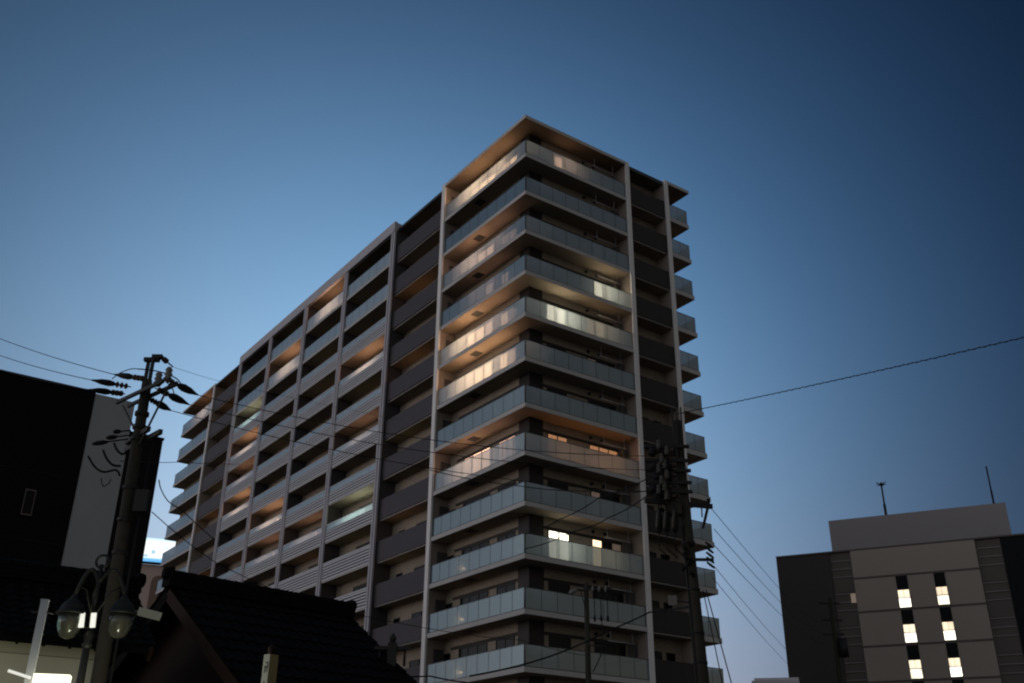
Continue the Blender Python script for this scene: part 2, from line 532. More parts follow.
def glass_rail_x(bg_, br_, x0, x1, y, h=1.15, n=8, zb=0.05, outer='-y', gm='glass'):   # along x
    for i in range(n):
        a, c_ = x0 + (x1 - x0) * i / n, x0 + (x1 - x0) * (i + 1) / n
        bg_.sheet((a + .012, y - .008, zb), (c_ - .012, y + .008, h), outer, gm)
        br_.box((a - .015, y - .014 if outer[0] == '-' else y + .009, 0), (a + .015, y - .009 if outer[0] == '-' else y + .014, h), M['rail'])
    br_.box((x0, y - .03, 0.0), (x1, y + .03, zb), M['rail'])
    br_.box((x0, y - .025, h), (x1, y + .025, h + .035), M['rail'])
def glass_rail_y(bg_, br_, y0, y1, x, h=1.15, n=9, zb=0.05, outer='-x', gm='glass'):
    for i in range(n):
        a, c_ = y0 + (y1 - y0) * i / n, y0 + (y1 - y0) * (i + 1) / n
        bg_.sheet((x - .008, a + .012, zb), (x + .008, c_ - .012, h), outer, gm)
        br_.box((x - .014 if outer[0] == '-' else x + .009, a - .015, 0), (x - .009 if outer[0] == '-' else x + .014, a + .015, h), M['rail'])
    br_.box((x - .03, y0, 0.0), (x + .03, y1, zb), M['rail'])
    br_.box((x - .025, y0, h), (x + .025, y1, h + .035), M['rail'])

# ---- corner balconies
b = MB()
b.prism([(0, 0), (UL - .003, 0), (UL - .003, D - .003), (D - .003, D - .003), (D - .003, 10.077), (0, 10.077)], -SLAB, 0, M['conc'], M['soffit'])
proto = b.build('corner_balcony', apt, (0, 0, zl(1)))
bg_, br_ = MB(), MB()
glass_rail_x(bg_, br_, .10, UL - .01, .06, n=8)
glass_rail_y(bg_, br_, .10, 10.07, .06, n=9)
bg_.build('railing_glass', proto)
br_.build('railing_frame', proto)
MB().box((.38, 6.0, -SLAB - .03), (.95, 6.75, -SLAB + .002), M['vent']).build('escape_hatch', proto)
for ux in (6.0, 6.95):
    vv = MB()
    vv.lathe((ux, D + .0, 2.45), (ux, D - .16, 2.45), [(0, .10), (.6, .11), (1, .07)], M['vent'])
    vv.build('vent_cap', proto)
# pipe and duct box on the wall by the pilasters
MB().box((.52, 10.02, .05), (D - .01, 10.07, 2.15), M['fin']).build('partition_door', proto)
MB().box((8.45, D - .35, .0), (8.80, D - .006, 2.2), M['door']).build('meter_box', proto)
corner = {1: proto}
for k in range(2, TOP + 1):
    corner[k] = copy_part(proto, apt, (0, 0, zl(k)))

# ---- things residents left on the balconies, seen as dim shapes
for k, y_ in ((9, 7.6), (6, 8.3), (4, 7.9), (2, 8.2)):
    MB().box((.75, y_, .0), (1.10, y_ + .8, .62), M['slat']).build('air_conditioner', corner[k])
for k in range(1, TOP + 1):
    b = MB()
    b.tube([(6.4, .62, 2.05), (8.5, .62, 2.05)], .018, M['slat'])
    for x_ in (6.6, 8.3):
        b.tube([(x_, .62, 2.05), (x_, .62, 2.73)], .012, M['slat'])
    b.build('laundry_pole', corner[k])

# ---- grid balconies
def grid_proto(kind):
    w_ = 7.60
    b = MB()
    b.box((-.06 if kind != 'glass' else -.09, .005, -SLAB), (D - .003, w_ - .005, 0), M['conc'])
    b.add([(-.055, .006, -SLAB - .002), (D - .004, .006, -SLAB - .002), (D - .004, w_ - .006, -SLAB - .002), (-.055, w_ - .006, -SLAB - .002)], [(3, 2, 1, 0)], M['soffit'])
    o = b.build('grid_balcony', apt)
    if kind == 'glass':
        bg_, br_ = MB(), MB()
        glass_rail_y(bg_, br_, .01, w_ - .01, -.03, n=6, gm='paleglass')
        bg_.build('railing_glass', o)
        br_.build('railing_frame', o)
    else:
        split = 0.74 if kind == 'mixed' else 1.15
        sl = MB()
        z = -.13
        while z < split - .12:
            sl.box((-.11, .01, z), (-.07, w_ - .01, z + .11), M['slat'])
            z += 0.215
        sl.box((-.03, .01, .003), (-.015, w_ - .01, split - .02), M['vent'])
        sl.build('slatted_panel', o)
        br_ = MB()
        br_.box((-.11, .01, split - .04), (-.04, w_ - .01, split), M['slat'])
        if kind == 'mixed':
            bg_ = MB()
            n = 6
            for i in range(n):
                bg_.sheet((-.085, .01 + i * (w_ - .02) / n + .01, split + .002), (-.07, .01 + (i + 1) * (w_ - .02) / n - .01, 1.15), '-x', 'paleglass')
            bg_.build('railing_glass', o)
        br_.box((-.11, .01, 1.152), (-.05, w_ - .01, 1.20), M['slat'])
        br_.build('railing_frame', o)
    return o
kinds = {k: ('glass' if k >= 11 else 'mixed' if k >= 5 else 'slat') for k in range(1, TOP + 1)}
gp = {}
grid = {}
for bay in range(4):
    y0, y1 = POSTS[bay] + .24, POSTS[bay + 1] - .24
    for k in range(1, TOP + 1):
        kd = kinds[k]
        loc = (0, y0, zl(k))
        if kd not in gp:
            gp[kd] = grid_proto(kd)
            gp[kd].location = loc
            o = gp[kd]
        else:
            o = copy_part(gp[kd], apt, loc)
        o.scale = (1, (y1 - y0) / 7.60, 1)
        grid[(bay, k)] = o

# ---- recessed balconies with closed parapets
def recessed(x_axis, length, mm):
    b = MB()
    if x_axis:
        b.box((.005, .16, -SLAB), (length - .005, D - .003, 0), M['conc'])
        b.add([(.006, .16, -SLAB - .002), (length - .006, .16, -SLAB - .002), (length - .006, D - .004, -SLAB - .002), (.006, D - .004, -SLAB - .002)], [(3, 2, 1, 0)], M['soffit'])
    else:
        b.box((.20, .005, -SLAB), (D - .003, length - .005, 0), M['conc'])
        b.add([(.20, .006, -SLAB - .002), (D - .004, .006, -SLAB - .002), (D - .004, length - .006, -SLAB - .002), (.20, length - .006, -SLAB - .002)], [(3, 2, 1, 0)], M['soffit'])
    o = b.build('recessed_balcony', apt)
    p = MB()
    n = max(3, int(length / 1.2))
    for i in range(n):
        a, c_ = .006 + (length - .012) * i / n, .006 + (length - .012) * (i + 1) / n
        if x_axis:
            p.box((a + .004, .08, -.20), (c_ - .004, .157, 1.22), M[mm])
        else:
            p.box((.10, a + .004, -.20), (.197, c_ - .004, 1.22), M[mm])
    if x_axis:
        p.box((.006, .10, 1.221), (length - .006, .15, 1.26), M[mm])
    else:
        p.box((.12, .006, 1.221), (.19, length - .006, 1.26), M[mm])
    p.build('parapet', o)
    return o
recess = {}
for key, xa, x0, y0, ln_, mm in (('D1', False, 0, 10.50, POSTS[0] - .205 - 10.50, 'darkpanel'), ('D2', False, 0, POSTS[-1] + .205, 57.4 - POSTS[-1] - .205, 'darkpanel'), ('R', True, UL + .33, 0, 12.83 - UL - .33, 'brownpanel')):
    pr = None
    for k in range(1, TOP + 1):
        loc = (x0, y0, zl(k))
        if pr is None:
            pr = recessed(xa, ln_, mm)
            pr.location = loc
            recess[(key, k)] = pr
        else:
            recess[(key, k)] = copy_part(pr, apt, loc)

# ---- end balconies: far end of the left face, right end of the right face
b = MB()
b.prism([(0, 57.753), (D - .003, 57.753), (D - .003, 67.0), (13.0, 67.0), (13.0, 67.2), (0, 67.2)], -SLAB, 0, M['conc'], M['soffit'])
o = b.build('end_balcony', apt, (0, 0, zl(1)))
bg_, br_ = MB(), MB()
glass_rail_y(bg_, br_, 57.77, 67.12, .06, n=8, gm='paleglass')
glass_rail_x(bg_, br_, .10, 6.0, 67.13, n=5, outer='+y', gm='paleglass')
bg_.build('railing_glass', o)
br_.build('railing_frame', o)
endL = {1: o}
for k in range(2, TOP + 1):
    endL[k] = copy_part(o, apt, (0, 0, zl(k)))
b = MB()
b.prism([(UR + .003, 0), (UE, 0), (UE, 7.0), (UR + .003, 7.0)], -SLAB - .06, 0, M['conc'], M['soffit'])
o = b.build('side_balcony', apt, (0, 0, zl(1)))
bg_, br_ = MB(), MB()
glass_rail_x(bg_, br_, UR + .02, UE - .09, .06, n=2)
glass_rail_y(bg_, br_, .10, 6.95, UE - .06, n=6, outer='+x')
bg_.build('railing_glass', o)
br_.build('railing_frame', o)
MB().box((UR + .003, 3.9, 1.0), (UR + .12, 4.05, 1.15), M['l_dimorange']).build('hidden_lamp', o)  # added lamp, out of view round the corner, warms the soffit
for k in range(2, TOP + 1):
    copy_part(o, apt, (0, 0, zl(k)))

# ---- windows.  face 'R': on y = D looking to -y, along x;  face 'L': on x = D looking to -x, along y
def window(face, a0, a1, z, h, panes, lit=(), name='window', label=None, z0=0.08):
    fr = MB()
    n = panes
    W_ = a1 - a0
    def bx(m_, p0, p1, za, zb, d0, d1, mm):
        if face == 'R':
            m_.box((p0, D - d1, za), (p1, D - d0, zb), mm)
        else:
            m_.box((D - d1, p0, za), (D - d0, p1, zb), mm)
    bx(fr, 0, .05, z0, h, 0.0, .05, M['frame'])
    bx(fr, W_ - .05, W_, z0, h, 0.0, .05, M['frame'])
    bx(fr, .05, W_ - .05, h - .05, h, 0.0, .05, M['frame'])
    bx(fr, .05, W_ - .05, z0, z0 + .05, 0.0, .05, M['frame'])
    for i in range(1, n):
        x = W_ * i / n
        bx(fr, x - .035, x + .035, z0 + .05, h - .05, 0.0, .045, M['frame'])
    loc = (a0, 0, z) if face == 'R' else (0, a0, z)
    o = fr.build(name, apt, loc)
    for i in range(n):
        p0 = (.05 if i == 0 else W_ * i / n + .035)
        p1 = (W_ - .05 if i == n - 1 else W_ * (i + 1) / n - .035)
        pb = MB()
        mm = M[lit[i]] if i < len(lit) and lit[i] else M['wglass']
        bx(pb, p0, p1, z0 + .05, h - .05, 0.003, .02, mm)
        pb.build('pane', o)
    if label:
        o["label"] = label
    return o
def lamp(balc, x, y, z, mm):
    MB().box((x - .07, y - .07, z - .06), (x + .07, y + .07, z + .06), M[mm]).build('hidden_lamp', balc)  # added emitter set low, out of view, to warm soffit and glass

W1 = {12: ('e_dim', 'e_lamp2'), 8: ('e_lampw', 'e_lampw'), 5: ('e_orange', 'e_orange'), 3: ('e_white', 'e_white'), 9: (None, None)}
W2 = {12: ('e_dim', None, None), 9: (None, 'e_lampw', 'e_bright'), 8: ('e_warm', 'e_bright', 'e_dim'), 5: ('e_orange', 'e_orange', 'e_orange'), 3: ('e_bright', None, 'e_dim'), 7: ('e_dim', None, None), 10: (None, 'e_dim', None), 4: ('e_dim', None, None)}
L1 = {12: ('e_lamp3', 'e_lamp2'), 10: ('e_lamp1', 'e_lamp1'), 9: ('e_dim', 'e_lamp1'), 8: ('e_lamp1', 'e_lamp2'), 7: ('e_lamp2', 'e_lamp3'), 5: ('e_lamp1', 'e_lamp1'), 6: ('e_dim', None)}
L2 = {12: ('e_lamp3', 'e_lamp3', 'e_lamp2'), 10: ('e_lamp2', 'e_lamp2', 'e_lamp1'), 9: ('e_lamp1', 'e_dim', None), 8: ('e_lamp2', 'e_lamp3', 'e_lamp3'), 7: ('e_lamp3', 'e_lamp3', 'e_lamp2'), 5: ('e_lamp2', 'e_lamp2', 'e_lamp1')}
LAMPC = {3: 'l_low', 2: 'l_low', 1: 'l_low'}
for k in range(0, TOP + 1):
    z = zl(k)
    l1 = W1.get(k, ())
    window('R', 2.60, 4.15, z, 2.02, 2, l1, label='window lit from inside' if any(l1) else None)
    l2 = W2.get(k, ())
    window('R', 5.90, 8.25, z, 2.02, 3, l2, label='window partly lit from inside' if any(l2) else None)
    l1, l2 = L1.get(k, ()), L2.get(k, ())
    window('L', 2.60, 4.40, z, 2.02, 2, l1, label='window lit from inside' if any(l1) else None)
    window('L', 5.30, 8.30, z, 2.02, 3, l2, label='window lit from inside' if any(l2) else None)
    lt = MB()
    lt.box((D + 1.02, D - .03, 2.025), (8.35, D - .001, 2.20), M['lintel'])
    lt.box((D - .03, D + 1.02, 2.025), (D - .001, 9.2, 2.20), M['lintel'])
    lt.build('window_head', apt, (0, 0, z))
    if k in LAMPC:
        lamp(corner[k], .30, 6.6, .40, LAMPC[k])  # added lamp by the glass, makes a small warm spot
    if k == 5:
        for x_ in (3.2, 5.4, 7.2):
            lamp(corner[k], x_, D - .08, .45, 'l_glow')  # added lamps below rail height, make the glass panels glow
    # small door to the duct space beside the left pilaster
    window('L', 9.25, 9.95, z, 1.9, 1, (), name='service_window')
    # right recessed bay
    window('R', 9.75, 11.15, z, 1.95, 2, (), name='small_window', z0=0.9)
    window('R', 11.55, 12.25, z, 1.95, 1, (), name='service_window', z0=0.2)

GL = {(0, 9): ('l_orange', 'e_lamp2'), (0, 8): ('l_olive', None), (0, 7): ('l_dimorange', 'e_lamp1'), (0, 5): ('l_green', 'e_lampg'), (0, 4): ('l_olive', None), (0, 3): ('l_olive', None),
      (1, 12): ('l_orange', 'e_lamp2'), (1, 10): ('l_olive', None), (1, 5): ('l_dimorange', 'e_lamp1'), (1, 9): ('l_olive', None), (1, 4): ('l_warm', None),
      (2, 11): ('l_orange', 'e_lamp2'), (2, 12): ('l_olive', None), (2, 6): ('l_orange', 'e_lamp2'), (2, 5): ('l_dimorange', 'e_lamp1'), (2, 8): ('l_olive', None),
      (3, 9): ('l_orange', 'e_lamp2'), (3, 8): ('l_orange', 'e_lamp1'), (3, 7): ('l_orange', 'e_lamp2'), (3, 10): ('l_olive', 'e_lampg'), (3, 5): ('l_dimorange', None), (3, 4): ('l_warm', None)}
for bay in range(4):
    y0, y1 = POSTS[bay] + .24, POSTS[bay + 1] - .24
    for k in range(1, TOP + 1):
        lm, em = GL.get((bay, k), (None, None))
        window('L', y0 + 1.6, y0 + 4.9, zl(k), 2.0, 3, (em, em, em) if em else (), name='patio_door', label='patio door lit from inside' if em else None)
        MB().box((D - .03, y0 + 1.55, 2.005), (D - .001, y0 + 4.95, 2.16), M['lintel']).build('door_head', apt, (0, 0, zl(k)))
        if lm:
            lamp(grid[(bay, k)], D - .08, 3.9, 0.95, lm)
RL = {('D1', 10): 'l_orange', ('D1', 8): 'l_orange', ('D1', 6): 'l_olive', ('D1', 4): 'l_warm', ('D1', 3): 'l_olive', ('D2', 7): 'l_orange', ('D2', 11): 'l_dimorange', ('D2', 8): 'l_olive', ('D2', 5): 'l_dimorange', ('D2', 12): 'l_dimorange'}
for key, y0 in (('D1', 10.50), ('D2', POSTS[-1] + .205)):
    for k in range(1, TOP + 1):
        window('L', y0 + 1.3, y0 + 3.6, zl(k), 1.95, 2, (), name='small_window', z0=0.3)
        window('L', y0 + 5.2, y0 + 6.0, zl(k), 1.95, 1, (), name='service_window', z0=0.1)
        if (key, k) in RL:
            lamp(recess[(key, k)], D - .09, 4.4, 0.95, RL[(key, k)])
for k in range(1, TOP + 1):
    window('L', 59.5, 62.2, zl(k), 2.0, 3, ('e_lamp2', 'e_lamp2', 'e_lamp1') if k == 12 else (), name='end_window')
    window('L', 63.5, 65.5, zl(k), 2.0, 2, (), name='end_window')
lamp(endL[12], D - .08, 62.8, 0.9, 'l_orange')
# down pipe brackets on the right side wall
b = MB()
b.box((UR - .015, D + .2, 0), (UR + .10, D + .45, ROOF - .01), M['door'])
b.build('drain_pipe', apt)

# ------------------------------------------------------------------ dark building on the left
LB = (-10.86 * 1.8, 24.03 * 1.8, 0)
lb = empty('dark_building', 'black clad building with a grey end strip behind the left utility pole', 'building', LB, R(35.5))
b = MB()
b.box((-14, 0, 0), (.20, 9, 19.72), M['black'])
b.build('wall', lb)
b = MB()
for z in (6.5, 9.5, 12.5, 15.5):
    b.box((-14, -.012, z), (.195, -.002, z + .04), M['rubber'])
b.box((-14, -.05, 19.72), (.20, .25, 19.80), M['rubber'])
b.build('cladding_joint', lb)
MB().box((.205, .02, 0), (2.03, 8.5, 19.70), M['greywall']).build('end_wall', lb)
f = MB()
f.box((-1.84, -.07, 13.55), (-1.80, .03, 14.70), M['hotelstrip'])
f.box((-1.44, -.07, 13.55), (-1.40, .03, 14.70), M['hotelstrip'])
f.box((-1.80, -.07, 14.63), (-1.44, .03, 14.70), M['hotelstrip'])
f.box((-1.80, -.07, 13.55), (-1.44, .03, 13.62), M['hotelstrip'])
fo = f.build('window', lb)
MB().box((-1.80, -.03, 13.62), (-1.44, -.012, 14.63), M['rubber']).build('pane', fo)
bb = empty('stair_tower', 'dark brown windowless block beside the grey strip, behind the left utility pole', 'building', (LB[0] + 2.05 * math.cos(R(35.5)), LB[1] + 2.05 * math.sin(R(35.5)), 0), R(35.5))
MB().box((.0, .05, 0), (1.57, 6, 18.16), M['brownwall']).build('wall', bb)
MB().box((-.03, 0, 18.16), (1.61, 6.05, 18.26), M['rubber']).build('roof_edge', bb)

# ------------------------------------------------------------------ billboard and pale building far left behind the apartments
q1, q2, q3 = ptr(137, 531.5, 142), ptr(184, 544.5, 142), ptr(160, 565, 142)
ux = Vector((q2.x - q1.x, q2.y - q1.y, 0)).normalized()
ang = math.atan2(ux.y, ux.x)
wid = (Vector((q2.x, q2.y, 0)) - Vector((q1.x, q1.y, 0))).length
zt, zb_ = (q1.z + q2.z) / 2 - .1, q3.z + .3
bbd = empty('billboard', 'bright lit blue and white billboard between the stair tower and the apartments', 'billboard', (q1.x, q1.y, zb_), ang)
Mb = bpy.data.materials.new('billboard face')
Mb.use_nodes = True
n, l = Mb.node_tree.nodes, Mb.node_tree.links
p = n["Principled BSDF"]
t = n.new("ShaderNodeTexCoord")
gr = n.new("ShaderNodeSeparateXYZ")
l.new(t.outputs["Object"], gr.inputs[0])
ra = n.new("ShaderNodeValToRGB")
ra.color_ramp.interpolation = 'LINEAR'
e = ra.color_ramp.elements
e[0].position, e[0].color = 0.0, (0.08, 0.36, 0.72, 1)
e[1].position, e[1].color = 1.0, (0.55, 0.85, 1.0, 1)
for pos, cc in ((0.13, (0.20, 0.52, 0.85, 1)), (0.17, (0.75, 0.92, 1.0, 1)), (0.30, (1, 1, 1, 1)), (0.85, (0.92, 0.98, 1, 1))):
    x = e.new(pos)
    x.color = cc
mr = n.new("ShaderNodeMath")
mr.operation = 'DIVIDE'
mr.inputs[1].default_value = zt - zb_
l.new(gr.outputs[2], mr.inputs[0])
l.new(mr.outputs[0], ra.inputs[0])
p.inputs["Base Color"].default_value = (.2, .2, .2, 1)
l.new(ra.outputs[0], p.inputs["Emission Color"])
p.inputs["Emission Strength"].default_value = 1.15
MB().box((0, 0, 0), (wid, .1, zt - zb_), Mb).build('panel', bbd)
b = MB()
b.box((-.1, -.06, -.22), (wid + .1, .5, -.005), M['rubber'])
b.box((0, .105, 0), (wid, .5, zt - zb_), M['steel'])
b.build('frame', bbd)
H_ = zt - zb_
M['e_bluegrey'] = emit('printed blue', (0.42, 0.68, 0.85), 1.0)
b = MB()
b.lathe((wid * .40, -.03, H_ * .42), (wid * .40, -.004, H_ * .42), [(0, .28), (1, .28)], M['e_bluegrey'], 16)
b.build('printed_mark', bbd)
MB().box((wid * .22, -.03, H_ * .20), (wid * .30, -.004, H_ * .30), M['e_bluegrey']).build('printed_mark', bbd)
MB().box((wid * .60, -.03, H_ * .62), (wid * .70, -.004, H_ * .66), M['e_bluegrey']).build('printed_mark', bbd)
pb = empty('pale_building', 'pale pink building with a rounded brown opening under the billboard', 'building', (q1.x - ux.y * -.7, q1.y - ux.x * .7 + .6, 0), ang)
pz = zb_ - .25
MB().box((-6, .6, 0), (wid + 8, 12, pz), M['pinkwall']).build('wall', pb)
arch = [(2.6, pz - 9), (2.6, pz - 2.3), (2.75, pz - 1.75), (3.1, pz - 1.45), (3.6, pz - 1.35), (9, pz - 1.35), (9, pz - 9)]
b = MB()
b.add([(x, .55, z) for x, z in arch] + [(x, .65, z) for x, z in arch], [tuple(range(7)), tuple(reversed(range(7, 14)))] + [(i, (i + 1) % 7 + 0, (i + 1) % 7 + 7, i + 7) for i in range(7)], M['brownpaint'])
b.build('brown_panel', pb)

# ------------------------------------------------------------------ hotel on the right
S = 1.35
hz = lambda z: 1.6 + (z - 1.6) * S
ht = empty('hotel_building', 'dark brown tower block with two columns of bright stair windows, far right', 'building', (23.957 * S, 90 * S, 0), R(-25))
def hb(name, x0, x1, d0, d1, z0, z1, mm, parent=ht):
    return MB().box((x0 * S, d0, hz(z0) if z0 > 0 else 0), (x1 * S, d1, hz(z1)), M[mm]).build(name, parent)
hb('dark_wing', 0, 4.62, 0, 22, 0, 23.70, 'hoteldark')
hb('louvre_strip', 4.63, 6.42, .15, 20, 0, 23.66, 'hotelstrip')
hb('centre_wall', 6.43, 16.46, -.1, 20, 0, 23.68, 'hotel')
hb('louvre_strip', 16.47, 18.42, .15, 20, 0, 23.66, 'hotelstrip')
hb('dark_wing', 18.43, 30, 0, 22, 0, 23.72, 'hotelblack')
hb('penthouse', 4.85, 19.42, 1.0, 18, 23.70, 26.78, 'hotelstone')
b = MB()
b.box((0, -.12, hz(23.70)), (30 * S, .6, hz(23.70) + .18), M['hotelstrip'])
b.build('roof_edge', ht)
joint = MB()
for i in range(7):
    z = hz(21.28 - 2.86 * i)
    joint.box((6.45 * S, -.14, z - .11), (16.45 * S, -.103, z + .11), M['hotelstrip'])
joint.build('panel_joint', ht)
for x0, x1 in ((4.7, 6.35), (16.55, 18.35)):
    lv = MB()
    z = 22.9
    while z > 3:
        for dz in (0, .72, 1.40):
            lv.box((x0 * S, .05, hz(z - dz)), (x1 * S, .145, hz(z - dz) + .08), M['hotelstone'])
        lv.box((x0 * S, .10, hz(z - 2.70)), (x1 * S, .146, hz(z - 1.55)), M['hotelstrip'])
        z -= 2.86
    lv.build('louvre_bar', ht)
for x0, x1 in ((9.83, 10.76), (12.86, 13.74)):
    MB().box((x0 * S, -.13, 0), (x1 * S, -.102, hz(21.25)), M['hotelblack']).build('window_recess', ht)
    for i in range(7):
        z1 = 20.0 - 2.86 * i
        fr = MB()
        fr.box((x0 * S, -.20, hz(z1 - 1.42)), ((x0 + .02) * S, -.135, hz(z1)), M['hotelstrip'])
        fr.box(((x1 - .02) * S, -.20, hz(z1 - 1.42)), (x1 * S, -.135, hz(z1)), M['hotelstrip'])
        fr.box(((x0 + .021) * S, -.20, hz(z1 - .70)), ((x1 - .021) * S, -.135, hz(z1 - .64)), M['hotelstrip'])
        o = fr.build('window', ht)
        xm = (x0 + x1) / 2
        fr2 = MB().box(((xm - .012) * S, -.20, hz(z1 - .64)), ((xm + .012) * S, -.172, hz(z1)), M['hotelstrip']).build('mullion', o)
        o["label"] = 'brightly lit stair window'
        kk = (i * 2 + (x0 > 11)) % 3
        MB().box(((x0 + .021) * S, -.17, hz(z1 - 1.42)), ((x1 - .021) * S, -.136, hz(z1 - .702)), M[('e_hotel', 'e_hotelb', 'e_hotelc')[kk]]).build('pane', o)
        MB().box(((x0 + .021) * S, -.17, hz(z1 - .638)), ((x1 - .021) * S, -.136, hz(z1)), M[('e_hoteltop', 'e_hoteltopb', 'e_hoteltop')[(kk + i) % 3]]).build('blind', o)
for x0, z0 in ((5.98, 19.7),):
    o = MB().box((x0 * S, .03, hz(z0 - .42)), ((x0 + .40) * S, .14, hz(z0 + .35)), M['e_hoteldim']).build('room_window', ht)
dv = Matrix.Rotation(R(-25), 3, 'Z')
for x0, h_, lab in ((9.66, 3.5, 'antenna mast with a small cross head on the penthouse roof'), (18.6, 4.0, 'thin slanting antenna rod at the right end of the penthouse roof')):
    base = Vector((23.957 * S, 90 * S, 0)) + dv @ Vector((x0 * S, 4.0, 0))
    b = MB()
    zz = hz(26.78)
    a = empty('roof_antenna', lab, 'antenna', (base.x, base.y, zz))
    b.tube([(0, 0, 0), (0, 0, h_ * S * .45)], .17 if x0 < 12 else .13, M['steel'])
    b.tube([(0, 0, h_ * S * .45), (0, 0, h_ * S)], .11 if x0 < 12 else .10, M['steel'])
    b.build('mast', a)
    if x0 < 12:
        b = MB()
        for g in range(4):
            b.tube([(0, 0, h_ * S - .2), (math.cos(g * 1.57 + .4) * .75, math.sin(g * 1.57 + .4) * .75, h_ * S + .1)], .06, M['steel'])
        b.lathe((0, 0, h_ * S - .3), (0, 0, h_ * S + .2), [(0, .1), (.5, .3), (1, .1)], M['steel'])
        b.build('cross_head', a)
# small pale roof low between apartments and hotel
q = ptr(769, 678, 120)
pr_ = empty('low_pale_building', 'pale flat roof low down beside the dark wing of the hotel', 'building', (q.x, q.y, 0), R(-12))
MB().box((-1.9, 0, 0), (3.2, 8, q.z - .25), M['paleroof']).build('wall', pr_)
MB().box((-1.6, .3, q.z - .248), (3.2, 8, q.z + .05), M['paleroof']).build('roof', pr_)

# ------------------------------------------------------------------ tiled houses bottom left
def kawara(b, A, B, C, Dd, along, drop, nrow):
    """tiled slope: ridge A->B, eave C->Dd; half-round rows run from ridge to eave, stepped courses across"""
    A, B, C, Dd = map(Vector, (A, B, C, Dd))
    nrm = (B - A).cross(C - A).normalized()
    if nrm.z < 0:
        nrm = -nrm
    ncourse = 9
    for j in range(ncourse):
        t0, t1 = j / ncourse, (j + 1) / ncourse
        vs, fs = [], []
        for i in range(nrow * 4 + 1):
            ss = i / (nrow * 4)
            hgt = .045 * (1 if i % 4 == 0 else .55 if i % 2 else 0)
            p0 = A.lerp(B, ss).lerp(C.lerp(Dd, ss), t0)
            p1 = A.lerp(B, ss).lerp(C.lerp(Dd, ss), t1)
            vs += [p0 + nrm * hgt, p1 + nrm * (hgt + .035)]
            vs += [p1 + nrm * (hgt - .02)]
        for i in range(nrow * 4):
            a0, c0 = 3 * i, 3 * (i + 1)
            fs.append((a0, a0 + 1, c0 + 1, c0))
            fs.append((a0 + 1, a0 + 2, c0 + 2, c0 + 1))
        b.add(vs, fs, M['kawara'])
def ridge(b, A, B, w_=.30, h=.34):
    A, B = Vector(A), Vector(B)
    up = Vector((0, 0, 1))
    for i in range(3):
        b.beam(A + up * (.04 + i * .085), B + up * (.04 + i * .085), w_ - i * .05, .075, M['kawara'])
    n = int((B - A).length / .28)
    for i in range(n):
        p, q = A.lerp(B, i / n), A.lerp(B, (i + .93) / n)
        b.lathe(p + up * .31, q + up * .31, [(0, .095), (.9, .085), (1, .10)], M['kawara'], 8)
    # end ornaments
    for p, d in ((A, (A - B).normalized()), (B, (B - A).normalized())):
        b.beam(p + up * .0, p + up * .42, .34, .10, M['kawara'], d)
        b.lathe(p + d * .02 + up * .30, p + d * .14 + up * .30, [(0, .13), (.8, .14), (1, .08)], M['kawara'], 10)

def house(name, lab, A, B, p_, q_, wallmat, wall_in, cut=0.0):
    A, B = Vector(A), Vector(B)
    d = (B - A)
    d.z = 0
    d.normalize()
    n = Vector((d.y, -d.x, 0))
    if n.y > 0:
        n = -n
    hs = empty(name, lab, 'house')
    b = MB()
    dz = Vector((0, 0, -q_))
    nrow = int((B - A).length / .27)
    kawara(b, A, B, A + n * p_ + dz, B + n * p_ + dz, d, q_, nrow)
    kawara(b, A, B, A - n * p_ + dz, B - n * p_ + dz, d, q_, nrow)
    ro = b.build('roof', hs)
    b = MB()
    ridge(b, A, B)
    b.build('ridge_cap', ro)
    th = Vector((0, 0, -.10))
    for e in (A + d * .06, B - d * .06):
        b = MB()
        for sgn in (1, -1):
            b.beam(e + th - Vector((0, 0, .06)), e + n * p_ * sgn + dz + th - Vector((0, 0, .06)), .06, .26, M['oldwood' if sgn == 1 else 'kawara'])
        b.build('bargeboard', ro)
    b = MB()
    for sgn in (1, -1):
        b.beam(A + n * (p_ - .08) * sgn + dz + Vector((0, 0, -.06)), B + n * (p_ - .08) * sgn + dz + Vector((0, 0, -.06)), .08, .14, M['kawara'])
        k = int((B - A).length / .45)
        for i in range(k + 1):
            e = A.lerp(B, (i + .3) / (k + .6))
            b.beam(e + th * 1.3, e + n * (p_ - .1) * sgn + dz + th * 1.3, .05, .07, M['kawara'])
    b.build('rafter', ro)
    # walls with gable ends
    wi = wall_in
    a0, b0 = A + d * wi, B - d * (wi + cut)
    pw = p_ - wi
    hw = -q_ * pw / p_ - .14
    vs = []
    for e in (a0, b0):
        base = Vector((e.x, e.y, 0))
        vs += [base + n * pw, base - n * pw, base - n * pw + Vector((0, 0, A.z + hw)), base + Vector((0, 0, A.z - .16)), base + n * pw + Vector((0, 0, A.z + hw))]
    fs = [(0, 1, 2, 3, 4), (9, 8, 7, 6, 5), (0, 4, 9, 5), (1, 6, 7, 2), (4, 3, 8, 9), (3, 2, 7, 8)]
    b = MB()
    b.add(vs, fs, M[wallmat])
    b.build('wall', hs)
    return hs, A, B, d, n
hA, aA, bA, dA, nA = house('tiled_house', 'dark tiled gable house with brown bargeboards in front of the apartments', (-7.74, 22.89, 6.45), (-4.13, 26.47, 6.45), 3.6, 2.40, 'redwall', .55)
dirB = Vector((math.cos(R(33.7)), math.sin(R(33.7)), 0))
RB = Vector((-8.0, 21.8, 6.05))
hB, aB, bB, dB, nB = house('tiled_house', 'dark tiled house with cream siding below its eave, bottom left behind the street lamp', RB - dirB * 8.5, RB, 2.1, 1.36, 'creamwall', .32, cut=.50)
